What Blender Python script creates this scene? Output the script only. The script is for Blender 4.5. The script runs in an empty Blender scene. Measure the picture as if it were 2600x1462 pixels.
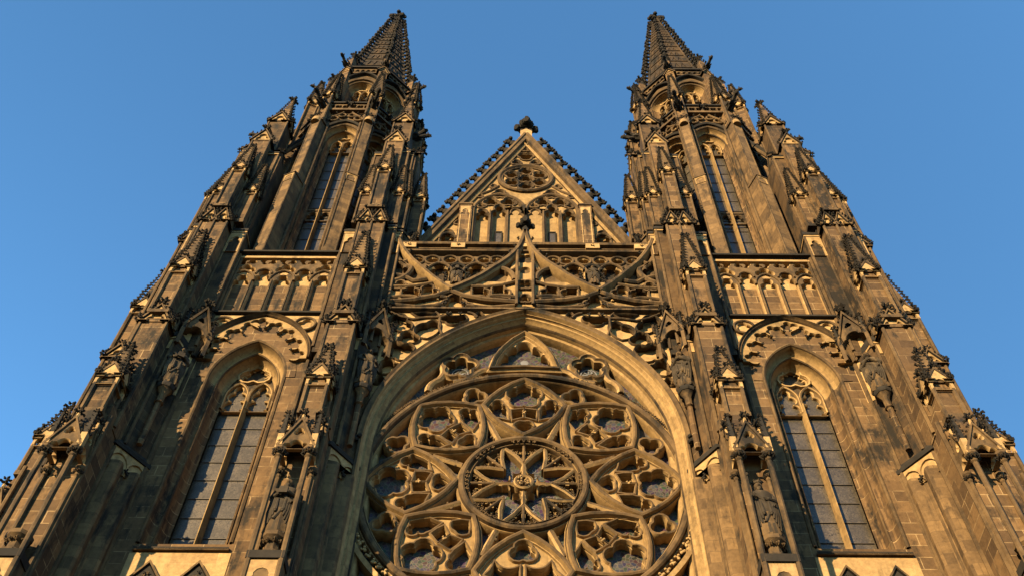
import bpy, math, random
import numpy as np
from mathutils import Vector, Matrix
from mathutils.geometry import tessellate_polygon
random.seed(7); np.random.seed(7)
C = bpy.context.scene.collection
R_ = math.radians
PI = math.pi

# ------------------------------------------------------------------ camera, sky, sun, exposure
SUN_EL, SUN_AZ = 20.0, 34.0            # sun stands left of and behind the viewer (azimuth from the facade normal)
cam_d = bpy.data.cameras.new('camera'); cam = bpy.data.objects.new('camera', cam_d); C.objects.link(cam)
cam.location = (0, -23.2, 1.7)
cam.rotation_euler = (Matrix.Rotation(R_(146), 3, 'X') @ Matrix.Rotation(0.0072, 3, 'Z')).to_euler()
cam_d.sensor_fit = 'HORIZONTAL'; cam_d.sensor_width = 36; cam_d.lens = 2566 / 2600 * 36
cam_d.shift_x = -33 / 2600; cam_d.clip_end = 5000
bpy.context.scene.camera = cam
w = bpy.data.worlds.new('World'); bpy.context.scene.world = w; w.use_nodes = True
nt = w.node_tree
sky = nt.nodes.new('ShaderNodeTexSky'); sky.sky_type = 'NISHITA'; sky.sun_disc = False
sky.sun_elevation = R_(SUN_EL); sky.sun_rotation = R_(180 - SUN_AZ)
sky.air_density = 1.0; sky.dust_density = 0.05; sky.ozone_density = 2.0
tint = nt.nodes.new('ShaderNodeMix'); tint.data_type = 'RGBA'; tint.blend_type = 'MULTIPLY'; tint.inputs[0].default_value = 1
tint.inputs[7].default_value = (.76, 1.25, 1.44, 1)
nt.links.new(sky.outputs[0], tint.inputs[6]); nt.links.new(tint.outputs[2], nt.nodes['Background'].inputs[0])
nt.nodes['Background'].inputs[1].default_value = 0.058
sd = bpy.data.lights.new('sun', 'SUN'); sd.energy = 5.0; sd.angle = R_(0.5); sd.color = (1.0, 0.74, 0.40)
so = bpy.data.objects.new('sun', sd); C.objects.link(so)
sdir = Vector((math.sin(R_(SUN_AZ)) * math.cos(R_(SUN_EL)), math.cos(R_(SUN_AZ)) * math.cos(R_(SUN_EL)), -math.sin(R_(SUN_EL))))
so.rotation_euler = sdir.to_track_quat('-Z', 'Y').to_euler(); so.location = (-60, -70, 60)
vs = bpy.context.scene.view_settings
vs.view_transform = 'Standard'; vs.look = 'None'; vs.gamma = 1; vs.exposure = 2.0; vs.use_curve_mapping = False

# ------------------------------------------------------------------ materials
def nodes(name):
    m = bpy.data.materials.new(name); m.use_nodes = True
    t = m.node_tree; return m, t, t.nodes['Principled BSDF']
def N(t, kind, **kw):
    n = t.nodes.new(kind)
    for k, v in kw.items():
        if k in n.inputs: n.inputs[k].default_value = v
        else: setattr(n, k, v)
    return n
def ramp(t, fac, stops):
    r = t.nodes.new('ShaderNodeValToRGB'); e = r.color_ramp.elements
    while len(e) < len(stops): e.new(0.5)
    for i, (p, c) in enumerate(stops):
        e[i].position = p; e[i].color = (*c, 1) if len(c) == 3 else c
    t.links.new(fac, r.inputs[0]); return r
def mix(t, a, b, fac, kind='MIX'):
    m = t.nodes.new('ShaderNodeMix'); m.data_type = 'RGBA'; m.blend_type = kind
    for sock, v in ((m.inputs[6], a), (m.inputs[7], b), (m.inputs[0], fac)):
        if hasattr(v, 'is_output') or hasattr(v, 'links'): t.links.new(v, sock)
        elif isinstance(v, (int, float)): sock.default_value = v
        else: sock.default_value = (*v, 1)
    return m.outputs[2]
def wallcoords(t):
    g = t.nodes.new('ShaderNodeNewGeometry')
    cr = N(t, 'ShaderNodeVectorMath', operation='CROSS_PRODUCT'); t.links.new(g.outputs['True Normal'], cr.inputs[0]); cr.inputs[1].default_value = (0, 0, 1)
    nm = N(t, 'ShaderNodeVectorMath', operation='NORMALIZE'); t.links.new(cr.outputs[0], nm.inputs[0])
    dt = N(t, 'ShaderNodeVectorMath', operation='DOT_PRODUCT'); t.links.new(nm.outputs[0], dt.inputs[0]); t.links.new(g.outputs['Position'], dt.inputs[1])
    sp = t.nodes.new('ShaderNodeSeparateXYZ'); t.links.new(g.outputs['Position'], sp.inputs[0])
    cb = t.nodes.new('ShaderNodeCombineXYZ'); t.links.new(dt.outputs['Value'], cb.inputs[0]); t.links.new(sp.outputs[2], cb.inputs[1])
    return g, cb.outputs[0]
def noise(t, vec, scale, detail=4, rough=.6, stretch=None):
    if stretch:
        mp = t.nodes.new('ShaderNodeMapping'); mp.inputs['Scale'].default_value = stretch
        t.links.new(vec, mp.inputs[0]); vec = mp.outputs[0]
    n = N(t, 'ShaderNodeTexNoise', Scale=scale, Detail=detail, Roughness=rough)
    t.links.new(vec, n.inputs['Vector']); return n.outputs['Fac']
def stone(name, c1, c2, mortar, soot, soot_lo, soot_hi, row=.45, bw=.95, ms=.014, bump=.25, joints=True):
    c1, c2, mortar, soot = (tuple(x * .60 for x in q) for q in (c1, c2, mortar, soot))
    m, t, p = nodes(name)
    g, wc = wallcoords(t)
    pos = g.outputs['Position']
    if joints:
        b = N(t, 'ShaderNodeTexBrick', offset=.5, offset_frequency=2, squash=1.45, squash_frequency=3, **{'Scale': 1.0, 'Mortar Size': ms, 'Mortar Smooth': .2, 'Bias': 0.0, 'Brick Width': bw, 'Row Height': row})
        t.links.new(wc, b.inputs['Vector'])
        b.inputs['Color1'].default_value = (*c1, 1); b.inputs['Color2'].default_value = (*c2, 1); mo = ramp(t, noise(t, pos, .8, 4, .7), [(.40, tuple((x + y) * .45 for x, y in zip(c1, c2))), (.58, mortar)])
        t.links.new(mo.outputs[0], b.inputs['Mortar'])
        col = b.outputs['Color']
    else:
        col = mix(t, c1, c2, ramp(t, noise(t, pos, .9, 3), [(.35, (0, 0, 0)), (.65, (1, 1, 1))]).outputs[0])
    # grain, and rust or lime tints that stay inside the block
    gr = ramp(t, noise(t, pos, 5.0, 6, .7), [(.25, (.62, .6, .58)), (.75, (1.32, 1.3, 1.25))])
    col = mix(t, col, gr.outputs[0], 1.0, 'MULTIPLY')
    # rain streaks and soot crusts
    st = noise(t, pos, 1.0, 5, .65, (2.2, 2.2, .28))
    st2 = noise(t, pos, .35, 3, .6)
    ad = N(t, 'ShaderNodeMath', operation='ADD'); t.links.new(st, ad.inputs[0]); t.links.new(st2, ad.inputs[1])
    hf = N(t, 'ShaderNodeMath', operation='MULTIPLY'); t.links.new(ad.outputs[0], hf.inputs[0]); hf.inputs[1].default_value = .5
    st3 = noise(t, pos, 2.2, 5, .7, (1, 1, .6)); m3 = N(t, 'ShaderNodeMath', operation='MULTIPLY_ADD'); t.links.new(st3, m3.inputs[0]); m3.inputs[1].default_value = .5; m3.inputs[2].default_value = -.25
    a3 = N(t, 'ShaderNodeMath', operation='ADD'); t.links.new(hf.outputs[0], a3.inputs[0]); t.links.new(m3.outputs[0], a3.inputs[1]); hf = a3
    f = ramp(t, hf.outputs[0], [(soot_lo, (0, 0, 0)), (soot_hi, (1, 1, 1))])
    col = mix(t, col, soot, f.outputs[0])
    t.links.new(col, p.inputs['Base Color'])
    p.inputs['Roughness'].default_value = .9; p.inputs['Specular IOR Level'].default_value = .2
    bp = N(t, 'ShaderNodeBump', Strength=bump, Distance=.04); t.links.new(noise(t, pos, 9.0, 5, .7), bp.inputs['Height'])
    t.links.new(bp.outputs[0], p.inputs['Normal'])
    return m
BLOCK, RIB, LIGHT, SOOT, WGLASS, RGLASS, LEAD, STAT, ROOF, PALE, DARKBLOCK, GOLD, PIER, SPIRE = range(14)
MATS = [None] * 14
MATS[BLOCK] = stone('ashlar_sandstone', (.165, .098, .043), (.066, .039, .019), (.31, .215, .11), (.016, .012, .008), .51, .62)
MATS[RIB] = stone('weathered_moulded_sandstone', (.140, .088, .040), (.066, .042, .021), (0, 0, 0), (.014, .011, .008), .49, .63, joints=False)
MATS[LIGHT] = stone('pale_carved_sandstone', (.41, .275, .125), (.31, .20, .09), (.40, .285, .145), (.05, .034, .018), .55, .78, ms=.01)
MATS[GOLD] = stone('honey_carved_sandstone', (.32, .21, .09), (.23, .148, .064), (.13, .085, .04), (.04, .028, .015), .54, .76, row=.6, bw=.75, ms=.007)
MATS[PIER] = stone('banded_pier_sandstone', (.185, .115, .052), (.085, .053, .026), (.10, .064, .032), (.018, .013, .009), .50, .66, row=.42, bw=1.6, ms=.012)
MATS[SPIRE] = stone('sooty_spire_sandstone', (.070, .043, .020), (.036, .023, .012), (0, 0, 0), (.010, .008, .006), .42, .58, joints=False)
MATS[SOOT] = stone('soot_blackened_stone', (.026, .021, .016), (.012, .010, .008), (0, 0, 0), (.10, .065, .03), .62, .82, joints=False)
MATS[STAT] = stone('blackened_statue_stone', (.028, .022, .016), (.05, .037, .023), (0, 0, 0), (.15, .10, .05), .56, .68, joints=False)
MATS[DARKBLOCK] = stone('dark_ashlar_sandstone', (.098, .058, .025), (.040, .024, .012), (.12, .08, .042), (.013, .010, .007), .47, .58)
def glass_mat(name, base, lead, scale, rough, spec, leadw, tint=None, hues=False):
    m, t, p = nodes(name)
    g, wc = wallcoords(t)
    v = N(t, 'ShaderNodeTexVoronoi', feature='DISTANCE_TO_EDGE', Scale=scale); t.links.new(wc, v.inputs['Vector'])
    f = ramp(t, v.outputs['Distance'], [(leadw * .6, (1, 1, 1)), (leadw, (0, 0, 0))])
    vc = N(t, 'ShaderNodeTexVoronoi', Scale=scale); t.links.new(wc, vc.inputs['Vector'])
    tone = ramp(t, vc.outputs['Color'], [(.2, tuple(x * .82 for x in base)), (.8, tuple(x * 1.2 for x in base))])
    col = tone.outputs[0]
    if tint:
        n = noise(t, g.outputs['Position'], 1.3, 4)
        col = mix(t, col, tint, ramp(t, n, [(.5, (0, 0, 0)), (.62, (1, 1, 1))]).outputs[0])
    if hues: col = mix(t, col, mix(t, vc.outputs['Color'], (.05, .05, .06), 1.0, 'MULTIPLY'), .35)
    t.links.new(mix(t, col, lead, f.outputs[0]), p.inputs['Base Color'])
    p.inputs['Roughness'].default_value = rough; p.inputs['Specular IOR Level'].default_value = spec
    bp = N(t, 'ShaderNodeBump', Strength=.12, Distance=.03); t.links.new(noise(t, g.outputs['Position'], 2.5, 2), bp.inputs['Height'])
    t.links.new(bp.outputs[0], p.inputs['Normal'])
    return m
MATS[WGLASS] = glass_mat('leaded_window_glass', (.040, .033, .024), (.020, .017, .013), 12.0, .30, .28, .06, (.062, .050, .036))
MATS[RGLASS] = glass_mat('dark_stained_glass', (.013, .0105, .010), (.060, .050, .038), 8.0, .45, .2, .055, (.030, .024, .022), True)
def plain(name, c, rough, spec=.3, metal=0):
    m, t, p = nodes(name)
    g = t.nodes.new('ShaderNodeNewGeometry')
    n = ramp(t, noise(t, g.outputs['Position'], 3.0), [(.3, tuple(x * .7 for x in c)), (.7, tuple(x * 1.25 for x in c))])
    t.links.new(n.outputs[0], p.inputs['Base Color']); p.inputs['Roughness'].default_value = rough
    p.inputs['Specular IOR Level'].default_value = spec; p.inputs['Metallic'].default_value = metal
    return m
MATS[LEAD] = plain('dark_iron_bar', (.045, .036, .028), .6)
MATS[ROOF] = plain('slate_roof', (.06, .065, .07), .7)
MATS[PALE] = plain('pale_painted_glass', (.085, .083, .085), .5)
paving = stone('granite_setts', (.09, .085, .08), (.06, .058, .055), (.04, .038, .036), (.08, .075, .07), .55, .8, row=.12, bw=.14, ms=.012)  # setts coloured darker to stand in for shade over the courtyard

# ------------------------------------------------------------------ mesh builder
class MB:
    def __init__(s): s.V = []; s.F = []; s.M = []; s.n = 0; s.T = None
    def add(s, V, F, mat):
        V = np.asarray(V, float).reshape(-1, 3)
        if s.T is not None: V = V @ s.T[:3, :3].T + s.T[:3, 3]
        n = s.n; s.V.append(V); s.n += len(V)
        s.F.extend([tuple(i + n for i in f) for f in F]); s.M.extend([mat] * len(F))
    def box(s, x0, x1, y0, y1, z0, z1, mat=BLOCK):
        s.prism([(x0, y0), (x1, y0), (x1, y1), (x0, y1)], z0, z1, mat)
    def prism(s, poly, z0, z1, mat=BLOCK, poly2=None, topmat=None):
        n = len(poly); p2 = poly2 or poly
        V = [(x, y, z0) for x, y in poly] + [(x, y, z1) for x, y in p2]
        s.add(V, [(i, (i + 1) % n, (i + 1) % n + n, i + n) for i in range(n)] + [tuple(range(n - 1, -1, -1))], mat)
        s.add([(x, y, z1) for x, y in p2], [tuple(range(n))], mat if topmat is None else topmat)
    def pyr(s, poly, z0, apex, mat):
        n = len(poly); s.add([(x, y, z0) for x, y in poly] + [apex], [(i, (i + 1) % n, n) for i in range(n)] + [tuple(range(n))], mat)
    def tube(s, p, q, r0, r1=None, n=7, mat=RIB):
        r1 = r0 if r1 is None else r1
        p = Vector(p); q = Vector(q); d = (q - p).normalized()
        a = d.orthogonal().normalized(); b = d.cross(a)
        V = []
        for c, r in ((p, r0), (q, r1)):
            for i in range(n):
                t = 2 * PI * i / n; V.append(tuple(c + (a * math.cos(t) + b * math.sin(t)) * r))
        s.add(V, [(i, (i + 1) % n, (i + 1) % n + n, i + n) for i in range(n)] + [tuple(range(n)), tuple(range(2 * n - 1, n - 1, -1))], mat)
    def lathe(s, cx, cy, prof, n=8, mat=RIB, rot=0.0):
        V = []; F = []
        for r, z in prof:
            for i in range(n):
                t = 2 * PI * (i + rot) / n; V.append((cx + r * math.cos(t), cy + r * math.sin(t), z))
        for k in range(len(prof) - 1):
            for i in range(n):
                F.append((k * n + i, k * n + (i + 1) % n, (k + 1) * n + (i + 1) % n, (k + 1) * n + i))
        F.append(tuple(range(n))); F.append(tuple(range(len(V) - n, len(V))))
        s.add(V, F, mat)
    def sweep(s, path, prof, closed=False, mat=RIB, cap=True):
        P = np.asarray(path, float); n = len(P)
        if closed: D = np.roll(P, -1, 0) - P
        else: D = np.diff(P, axis=0)
        L = np.linalg.norm(D, axis=1, keepdims=True); D = D / np.maximum(L, 1e-9)
        Nn = np.stack([-D[:, 1], D[:, 0]], 1)
        if closed: a = np.roll(Nn, 1, 0); b = Nn
        else: a = np.vstack([Nn[:1], Nn]); b = np.vstack([Nn, Nn[-1:]])
        m = a + b; k = 1 + (a * b).sum(1, keepdims=True)
        m = m / np.maximum(k, .45)
        V = np.zeros((n, len(prof), 3))
        for j, (o, y) in enumerate(prof):
            q = P + m * o; V[:, j, 0] = q[:, 0]; V[:, j, 1] = y; V[:, j, 2] = q[:, 1]
        q = len(prof); F = []
        for i in range(n if closed else n - 1):
            i2 = (i + 1) % n
            for j in range(q - 1): F.append((i * q + j, i2 * q + j, i2 * q + j + 1, i * q + j + 1))
        if not closed and cap: F.append(tuple(range(q))); F.append(tuple(range(len(P) * q - 1, len(P) * q - q - 1, -1)))
        if isinstance(mat, (list, tuple)):
            k0 = s.n; ms = [mat[f_ % (q - 1)] for f_ in range(len(F))] if not (not closed and cap) else [mat[f_ % (q - 1)] for f_ in range(len(F) - 2)] + [mat[0]] * 2
            s.add(V.reshape(-1, 3), F, 0); s.M[-len(F):] = ms
        else: s.add(V.reshape(-1, 3), F, mat)
    def bar(s, path, w, yf, d, closed=False, mat=RIB):
        if mat == LIGHT: mat = [GOLD, LIGHT, RIB, GOLD, GOLD]
        s.sweep(path, [(-w, yf + d), (-w, yf + .7 * w), (-.35 * w, yf), (.35 * w, yf), (w, yf + .7 * w), (w, yf + d)], closed, mat)
    def plate(s, outer, holes, yf, hprof, mat=RIB, oprof=None, back=None, hmat=None):
        """flat slab at y=yf; hprof = [(how far the opening is from its outline, y)] for the sides of each opening"""
        loops = [loop_off(outer, -(oprof[0][0] if oprof else 0))] + [loop_off(h, hprof[0][0]) for h in holes]
        V3 = [[Vector((x, z, 0)) for x, z in l] for l in loops]
        tris = tessellate_polygon(V3)
        flat = [(x, yf, z) for l in loops for x, z in l]
        s.add(flat, [tuple(t) for t in tris], mat)
        for h in holes: s._walls(h, hprof, 1, mat if hmat is None else hmat)
        if oprof: s._walls(outer, oprof, -1, mat)
        if back is not None:
            xs = [p[0] for h in holes for p in h]; zs = [p[1] for h in holes for p in h]
            yb = hprof[-1][1] - .004
            s.add([(min(xs), yb, min(zs)), (max(xs), yb, min(zs)), (max(xs), yb, max(zs)), (min(xs), yb, max(zs))], [(0, 1, 2, 3)], back)
    def _walls(s, loop, prof, sg, mat):
        R = [[(x, y, z) for x, z in loop_off(loop, sg * o)] for o, y in prof]
        n = len(loop); F = []
        for k in range(len(R) - 1):
            for i in range(n): F.append((k * n + i, k * n + (i + 1) % n, (k + 1) * n + (i + 1) % n, (k + 1) * n + i))
        s.add([v for r in R for v in r], F, mat)
def loop_off(loop, d):
    P = np.asarray(loop, float)
    if abs(d) < 1e-9: return P
    a = np.sum(P[:, 0] * np.roll(P[:, 1], -1) - np.roll(P[:, 0], -1) * P[:, 1])
    D = np.roll(P, -1, 0) - P; D /= np.maximum(np.linalg.norm(D, axis=1, keepdims=True), 1e-9)
    Nn = np.stack([D[:, 1], -D[:, 0]], 1) * (1 if a > 0 else -1)
    p = np.roll(Nn, 1, 0); m = p + Nn; k = 1 + (p * Nn).sum(1, keepdims=True)
    return P + m / np.maximum(k, .5) * d
def TR(x, y, z=0, rz=0):
    return np.array(Matrix.Translation((x, y, z)) @ Matrix.Rotation(R_(rz), 4, 'Z'))
def TY(x, y, z, ry, sc=1.0):
    return np.array(Matrix.Translation((x, y, z)) @ Matrix.Rotation(R_(ry), 4, 'Y') @ Matrix.Scale(sc, 4))
def sub(o, **kw): return o
def build(name, mb, parent=None, label=None):
    """one object per connected piece: parts of a mesh that stand clear of each other become objects of their own"""
    V = np.vstack(mb.V); nf = len(mb.F)
    par = list(range(len(V)))
    def find(a):
        while par[a] != a: par[a] = par[par[a]]; a = par[a]
        return a
    for f in mb.F:
        a = find(f[0])
        for i in f[1:]: par[find(i)] = a
    root = np.array([find(i) for i in range(len(V))]); ids, isl = np.unique(root, return_inverse=True); k = len(ids)
    lo = np.full((k, 3), 1e9); hi = np.full((k, 3), -1e9); np.minimum.at(lo, isl, V); np.maximum.at(hi, isl, V)
    size = (hi - lo).max(1); comp = np.full(k, -1); nc = 0
    for i in range(k):
        if comp[i] >= 0: continue
        comp[i] = nc; todo = [i]
        while todo:
            j = todo.pop(); gap = np.maximum(0, np.maximum(lo - hi[j], lo[j] - hi))
            for q in np.nonzero((np.sqrt((gap ** 2).sum(1)) <= np.maximum(.02, .49 * np.maximum(size, size[j]))) & (comp < 0))[0]: comp[q] = nc; todo.append(q)
        nc += 1
    if nc == 1: return build_one(name, mb, parent, label)
    groups = {}
    for i, f in enumerate(mb.F): groups.setdefault(int(comp[isl[f[0]]]), []).append(i)
    out = []
    for g in sorted(groups.values(), key=lambda g: -len(g)):
        m = MB(); F = [mb.F[i] for i in g]; us = sorted({v for f in F for v in f}); mp = {v: i for i, v in enumerate(us)}
        m.V = [V[us]]; m.F = [tuple(mp[v] for v in f) for f in F]; m.M = [mb.M[i] for i in g]
        out.append(build_one(name, m, parent, label))
    return out[0]
def build_one(name, mb, parent=None, label=None):
    me = bpy.data.meshes.new(name)
    V = np.vstack(mb.V); me.from_pydata(V.tolist(), [], mb.F)
    used = sorted(set(mb.M)); mp = {m: i for i, m in enumerate(used)}
    for m in used: me.materials.append(MATS[m])
    me.polygons.foreach_set('material_index', [mp[m] for m in mb.M])
    me.shade_smooth(); me.set_sharp_from_angle(angle=R_(38)); me.update()
    o = bpy.data.objects.new(name, me); C.objects.link(o)
    if parent: o.parent = parent
    if label: o['label'] = label
    return o
def thing(name, label, cat, loc=(0, 0, 0), group=None):
    o = bpy.data.objects.new(name, None); C.objects.link(o); o.location = loc
    o['label'] = label; o['category'] = cat
    if group: o['group'] = group
    return o

# ------------------------------------------------------------------ 2D outlines (x, z)
def arc(p, q, b, n=8):
    """from p to q bulging to the left by b * half the chord (b=1: half circle); end point left out"""
    p = np.array(p, float); q = np.array(q, float)
    if abs(b) < 1e-4: return [tuple(p)]
    th = 4 * math.atan(b); c = q - p; L = np.linalg.norm(c)
    r = L / 2 / math.sin(th / 2); mid = (p + q) / 2; nrm = np.array([-c[1], c[0]]) / L
    cen = mid - nrm * (r * math.cos(th / 2))
    a0 = math.atan2(*(p - cen)[::-1])
    k = max(2, int(n * min(1.5, abs(th) / 1.6)))
    return [tuple(cen + abs(r) * np.array([math.cos(a0 - th * i / k), math.sin(a0 - th * i / k)])) for i in range(k)]
def bp(pts, closed=True, n=8):
    """[(x, z, bulge to next)]"""
    out = []; m = len(pts)
    for i in range(m if closed else m - 1):
        out += arc(pts[i][:2], pts[(i + 1) % m][:2], pts[i][2], n)
    if not closed: out.append(tuple(pts[-1][:2]))
    return out
def foil(cx, cz, R, k, rot=90, rl=None, n=6):
    if rl is None: rl = R * math.sin(PI / k) / (1 + math.sin(PI / k)) * 1.12
    d = R - rl; h = PI / k
    t = d * math.cos(h) + math.sqrt(max(rl * rl - (d * math.sin(h)) ** 2, 0))
    out = []
    for i in range(k):
        c = R_(rot) + i * 2 * PI / k
        ctr = np.array([d * math.cos(c), d * math.sin(c)])
        s = np.array([t * math.cos(c - h), t * math.sin(c - h)]) - ctr; e = np.array([t * math.cos(c + h), t * math.sin(c + h)]) - ctr
        a0 = math.atan2(s[1], s[0]); a1 = math.atan2(e[1], e[0])
        while a1 < a0: a1 += 2 * PI
        for j in range(n): out.append((cx + ctr[0] + rl * math.cos(a0 + (a1 - a0) * j / n), cz + ctr[1] + rl * math.sin(a0 + (a1 - a0) * j / n)))
    return out
def circle(cx, cz, r, n=24, a0=0, a1=360):
    full = abs(a1 - a0) >= 360
    return [(cx + r * math.cos(R_(a0 + (a1 - a0) * i / n)), cz + r * math.sin(R_(a0 + (a1 - a0) * i / n))) for i in range(n if full else n + 1)]
def arch(cx, a, zs, R, n=8):
    """pointed arch, left spring to right spring"""
    h = math.sqrt(R * R - (R - a) ** 2); t = math.asin(h / R)
    L = [(cx - a + R - R * math.cos(t * i / n), zs + R * math.sin(t * i / n)) for i in range(n + 1)]
    return L + [(2 * cx - x, z) for x, z in L[-2::-1]]
def archloop(cx, a, zb, zs, R, n=8): return [(cx - a, zb)] + arch(cx, a, zs, R, n) + [(cx + a, zb)]
def lancet(cx, a, zb, zs, h, n=6):
    """light with a cusped trefoil head"""
    return bp([(cx + a, zb, 0), (cx + a, zs, -.55), (cx + .42 * a, zs + .42 * h, -.0), (cx + .5 * a, zs + .5 * h, -.5), (cx, zs + h, -.5), (cx - .5 * a, zs + .5 * h, 0), (cx - .42 * a, zs + .42 * h, -.55), (cx - a, zs, 0), (cx - a, zb, 0)], True, n)
def mir(P): return [(-x, z) for x, z in P][::-1]
def rect(x0, x1, z0, z1): return [(x0, z0), (x1, z0), (x1, z1), (x0, z1)]

# ------------------------------------------------------------------ leafwork templates
def ico(c, r, sq=(1, 1, 1)):
    t = (1 + 5 ** .5) / 2; k = 1 / math.sqrt(1 + t * t)
    V = np.array([(-1, t, 0), (1, t, 0), (-1, -t, 0), (1, -t, 0), (0, -1, t), (0, 1, t), (0, -1, -t), (0, 1, -t), (t, 0, -1), (t, 0, 1), (-t, 0, -1), (-t, 0, 1)]) * k * r
    F = [(0, 11, 5), (0, 5, 1), (0, 1, 7), (0, 7, 10), (0, 10, 11), (1, 5, 9), (5, 11, 4), (11, 10, 2), (10, 7, 6), (7, 1, 8), (3, 9, 4), (3, 4, 2), (3, 2, 6), (3, 6, 8), (3, 8, 9), (4, 9, 5), (2, 4, 11), (6, 2, 10), (8, 6, 7), (9, 8, 1)]
    return V * np.array(sq) + np.array(c), F
def octa(c, r, sq=(1, 1, 1)):
    V = np.array([(1, 0, 0), (-1, 0, 0), (0, 1, 0), (0, -1, 0), (0, 0, 1), (0, 0, -1)]) * r * np.array(sq) + np.array(c)
    return V, [(0, 2, 4), (2, 1, 4), (1, 3, 4), (3, 0, 4), (2, 0, 5), (1, 2, 5), (3, 1, 5), (0, 3, 5)]
def tmpl(parts):
    V = []; F = []; n = 0
    for v, f in parts: V.append(v); F += [tuple(i + n for i in q) for q in f]; n += len(v)
    return np.vstack(V), F
CRO_S = tmpl([octa((.3, 0, .1), .42, (1, .6, .7)), octa((.66, 0, .45), .36, (.8, .9, 1)), octa((.45, .36, .3), .26), octa((.45, -.36, .3), .26)])
CRO_L = tmpl([ico((.25, 0, .1), .34, (1.2, .6, .8)), ico((.62, 0, .2), .25, (1, .8, .9)), ico((.86, 0, .52), .27, (.8, 1, 1.1)), ico((.6, .34, .5), .2), ico((.6, -.34, .5), .2), ico((.95, .14, .2), .16), ico((.5, 0, .62), .22, (1, .7, 1))])
CRO_G = tmpl([ico((.0, 0, .0), .30, (1, .7, 1)), ico((.30, 0, .06), .20, (1.2, .8, .8)), ico((.52, 0, .02), .14), ico((.62, 0, .14), .09), ico((.22, 0, .36), .19, (.8, .8, 1.2)), ico((.2, 0, .58), .13), ico((.34, 0, .52), .09), ico((.46, 0, .30), .13), ico((.2, .26, .2), .15), ico((.2, -.26, .2), .15)])
def fin_t(kind, f):
    P = []
    for k in range(4):
        a = k * PI / 2 + PI / 4
        c, s = math.cos(a), math.sin(a)
        P += [f((c * .2, s * .2, .40), .16), f((c * .38, s * .38, .46), .17, (1, 1, .8)), f((c * .46, s * .46, .34), .1), f((c * .2, s * .2, .78), .14), f((c * .27, s * .27, .86), .1)]
    P += [f((0, 0, .42), .26, (1, 1, .7)), f((0, 0, .66), .12, (1, 1, 2)), f((0, 0, .95), .15, (1, 1, 1.2)), f((0, 0, .15), .12, (1, 1, 2.2))]
    return tmpl(P)
FIN_S = fin_t(0, octa); FIN_L = fin_t(1, ico)
def fin_tall():
    q = .6
    P = [ico((0, 0, .2), .13, (1, 1, 2.6)), ico((0, 0, .52), .17, (1.2, 1.2, .6)), ico((0, 0, .78), .1, (1, 1, 2)), ico((0, 0, .98), .1, (1, 1, 1.5))]
    for k in range(8):
        a = k * PI / 4; c, s_ = math.cos(a) * q, math.sin(a) * q
        if k % 2 == 0: P += [ico((c * .24, s_ * .24, .54), .12, (1, 1, .8)), ico((c * .36, s_ * .36, .56), .10), ico((c * .40, s_ * .40, .47), .075), ico((c * .15, s_ * .15, .82), .09), ico((c * .20, s_ * .20, .90), .065), ico((c * .2, s_ * .2, .73), .05)]
        else: P += [octa((c * .27, s_ * .27, .58), .08), octa((c * .16, s_ * .16, .88), .06)]
    return tmpl(P)
FIN_T = fin_tall()
LEAF = tmpl([ico((0, 0, 0), .5, (1, .7, .8)), ico((.4, -.2, .3), .3), ico((-.4, -.2, .25), .32), ico((.1, -.3, -.35), .3)])
def put(mb, t, pos, ang, size, mat=SOOT, jit=.12):
    """template with +x turned to heading ang"""
    s = size * (1 + random.uniform(-jit, jit)); a = ang + random.uniform(-.1, .1)
    c, sn = math.cos(a) * s, math.sin(a) * s
    V = t[0]; W = np.stack([V[:, 0] * c - V[:, 1] * sn, V[:, 0] * sn + V[:, 1] * c, V[:, 2] * s], 1) + np.array(pos)
    mb.add(W, t[1], mat)
def leaf(mb, pos, size, mat=RIB):
    a = random.uniform(0, 6.28); c, s = math.cos(a) * size, math.sin(a) * size
    V = LEAF[0]; W = np.stack([V[:, 0] * c - V[:, 2] * s, V[:, 1] * size, V[:, 0] * s + V[:, 2] * c], 1) + np.array(pos)
    mb.add(W, LEAF[1], mat)

# ------------------------------------------------------------------ gothic pieces
def ngon(cx, cy, r, n, rot=0.0): return [(cx + r * math.cos(2 * PI * (i + rot) / n), cy + r * math.sin(2 * PI * (i + rot) / n)) for i in range(n)]
def spirelet(mb, cx, cy, z0, z1, r, n=4, rot=.5, step=.34, cs=.2, fs=.6, mat=SOOT, cmat=SOOT, big=False):
    zt = z1 - fs * .75
    mb.prism(ngon(cx, cy, r, n, rot), z0, zt, mat, ngon(cx, cy, .045 + r * .05, n, rot))
    k = max(2, int((zt - z0) / step))
    for i in range(n):
        a = 2 * PI * (i + rot) / n
        for j in range(k):
            t = (j + .35) / k; rr = r * (1 - t) + .05 * t
            put(mb, CRO_L if big else CRO_S, (cx + rr * math.cos(a) * .97, cy + rr * math.sin(a) * .97, z0 + (zt - z0) * t), a, cs * (1 - .3 * t), cmat)
    put(mb, FIN_L if big else FIN_S, (cx, cy, z1 - fs), 0, fs * .85, cmat, .03)
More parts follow.
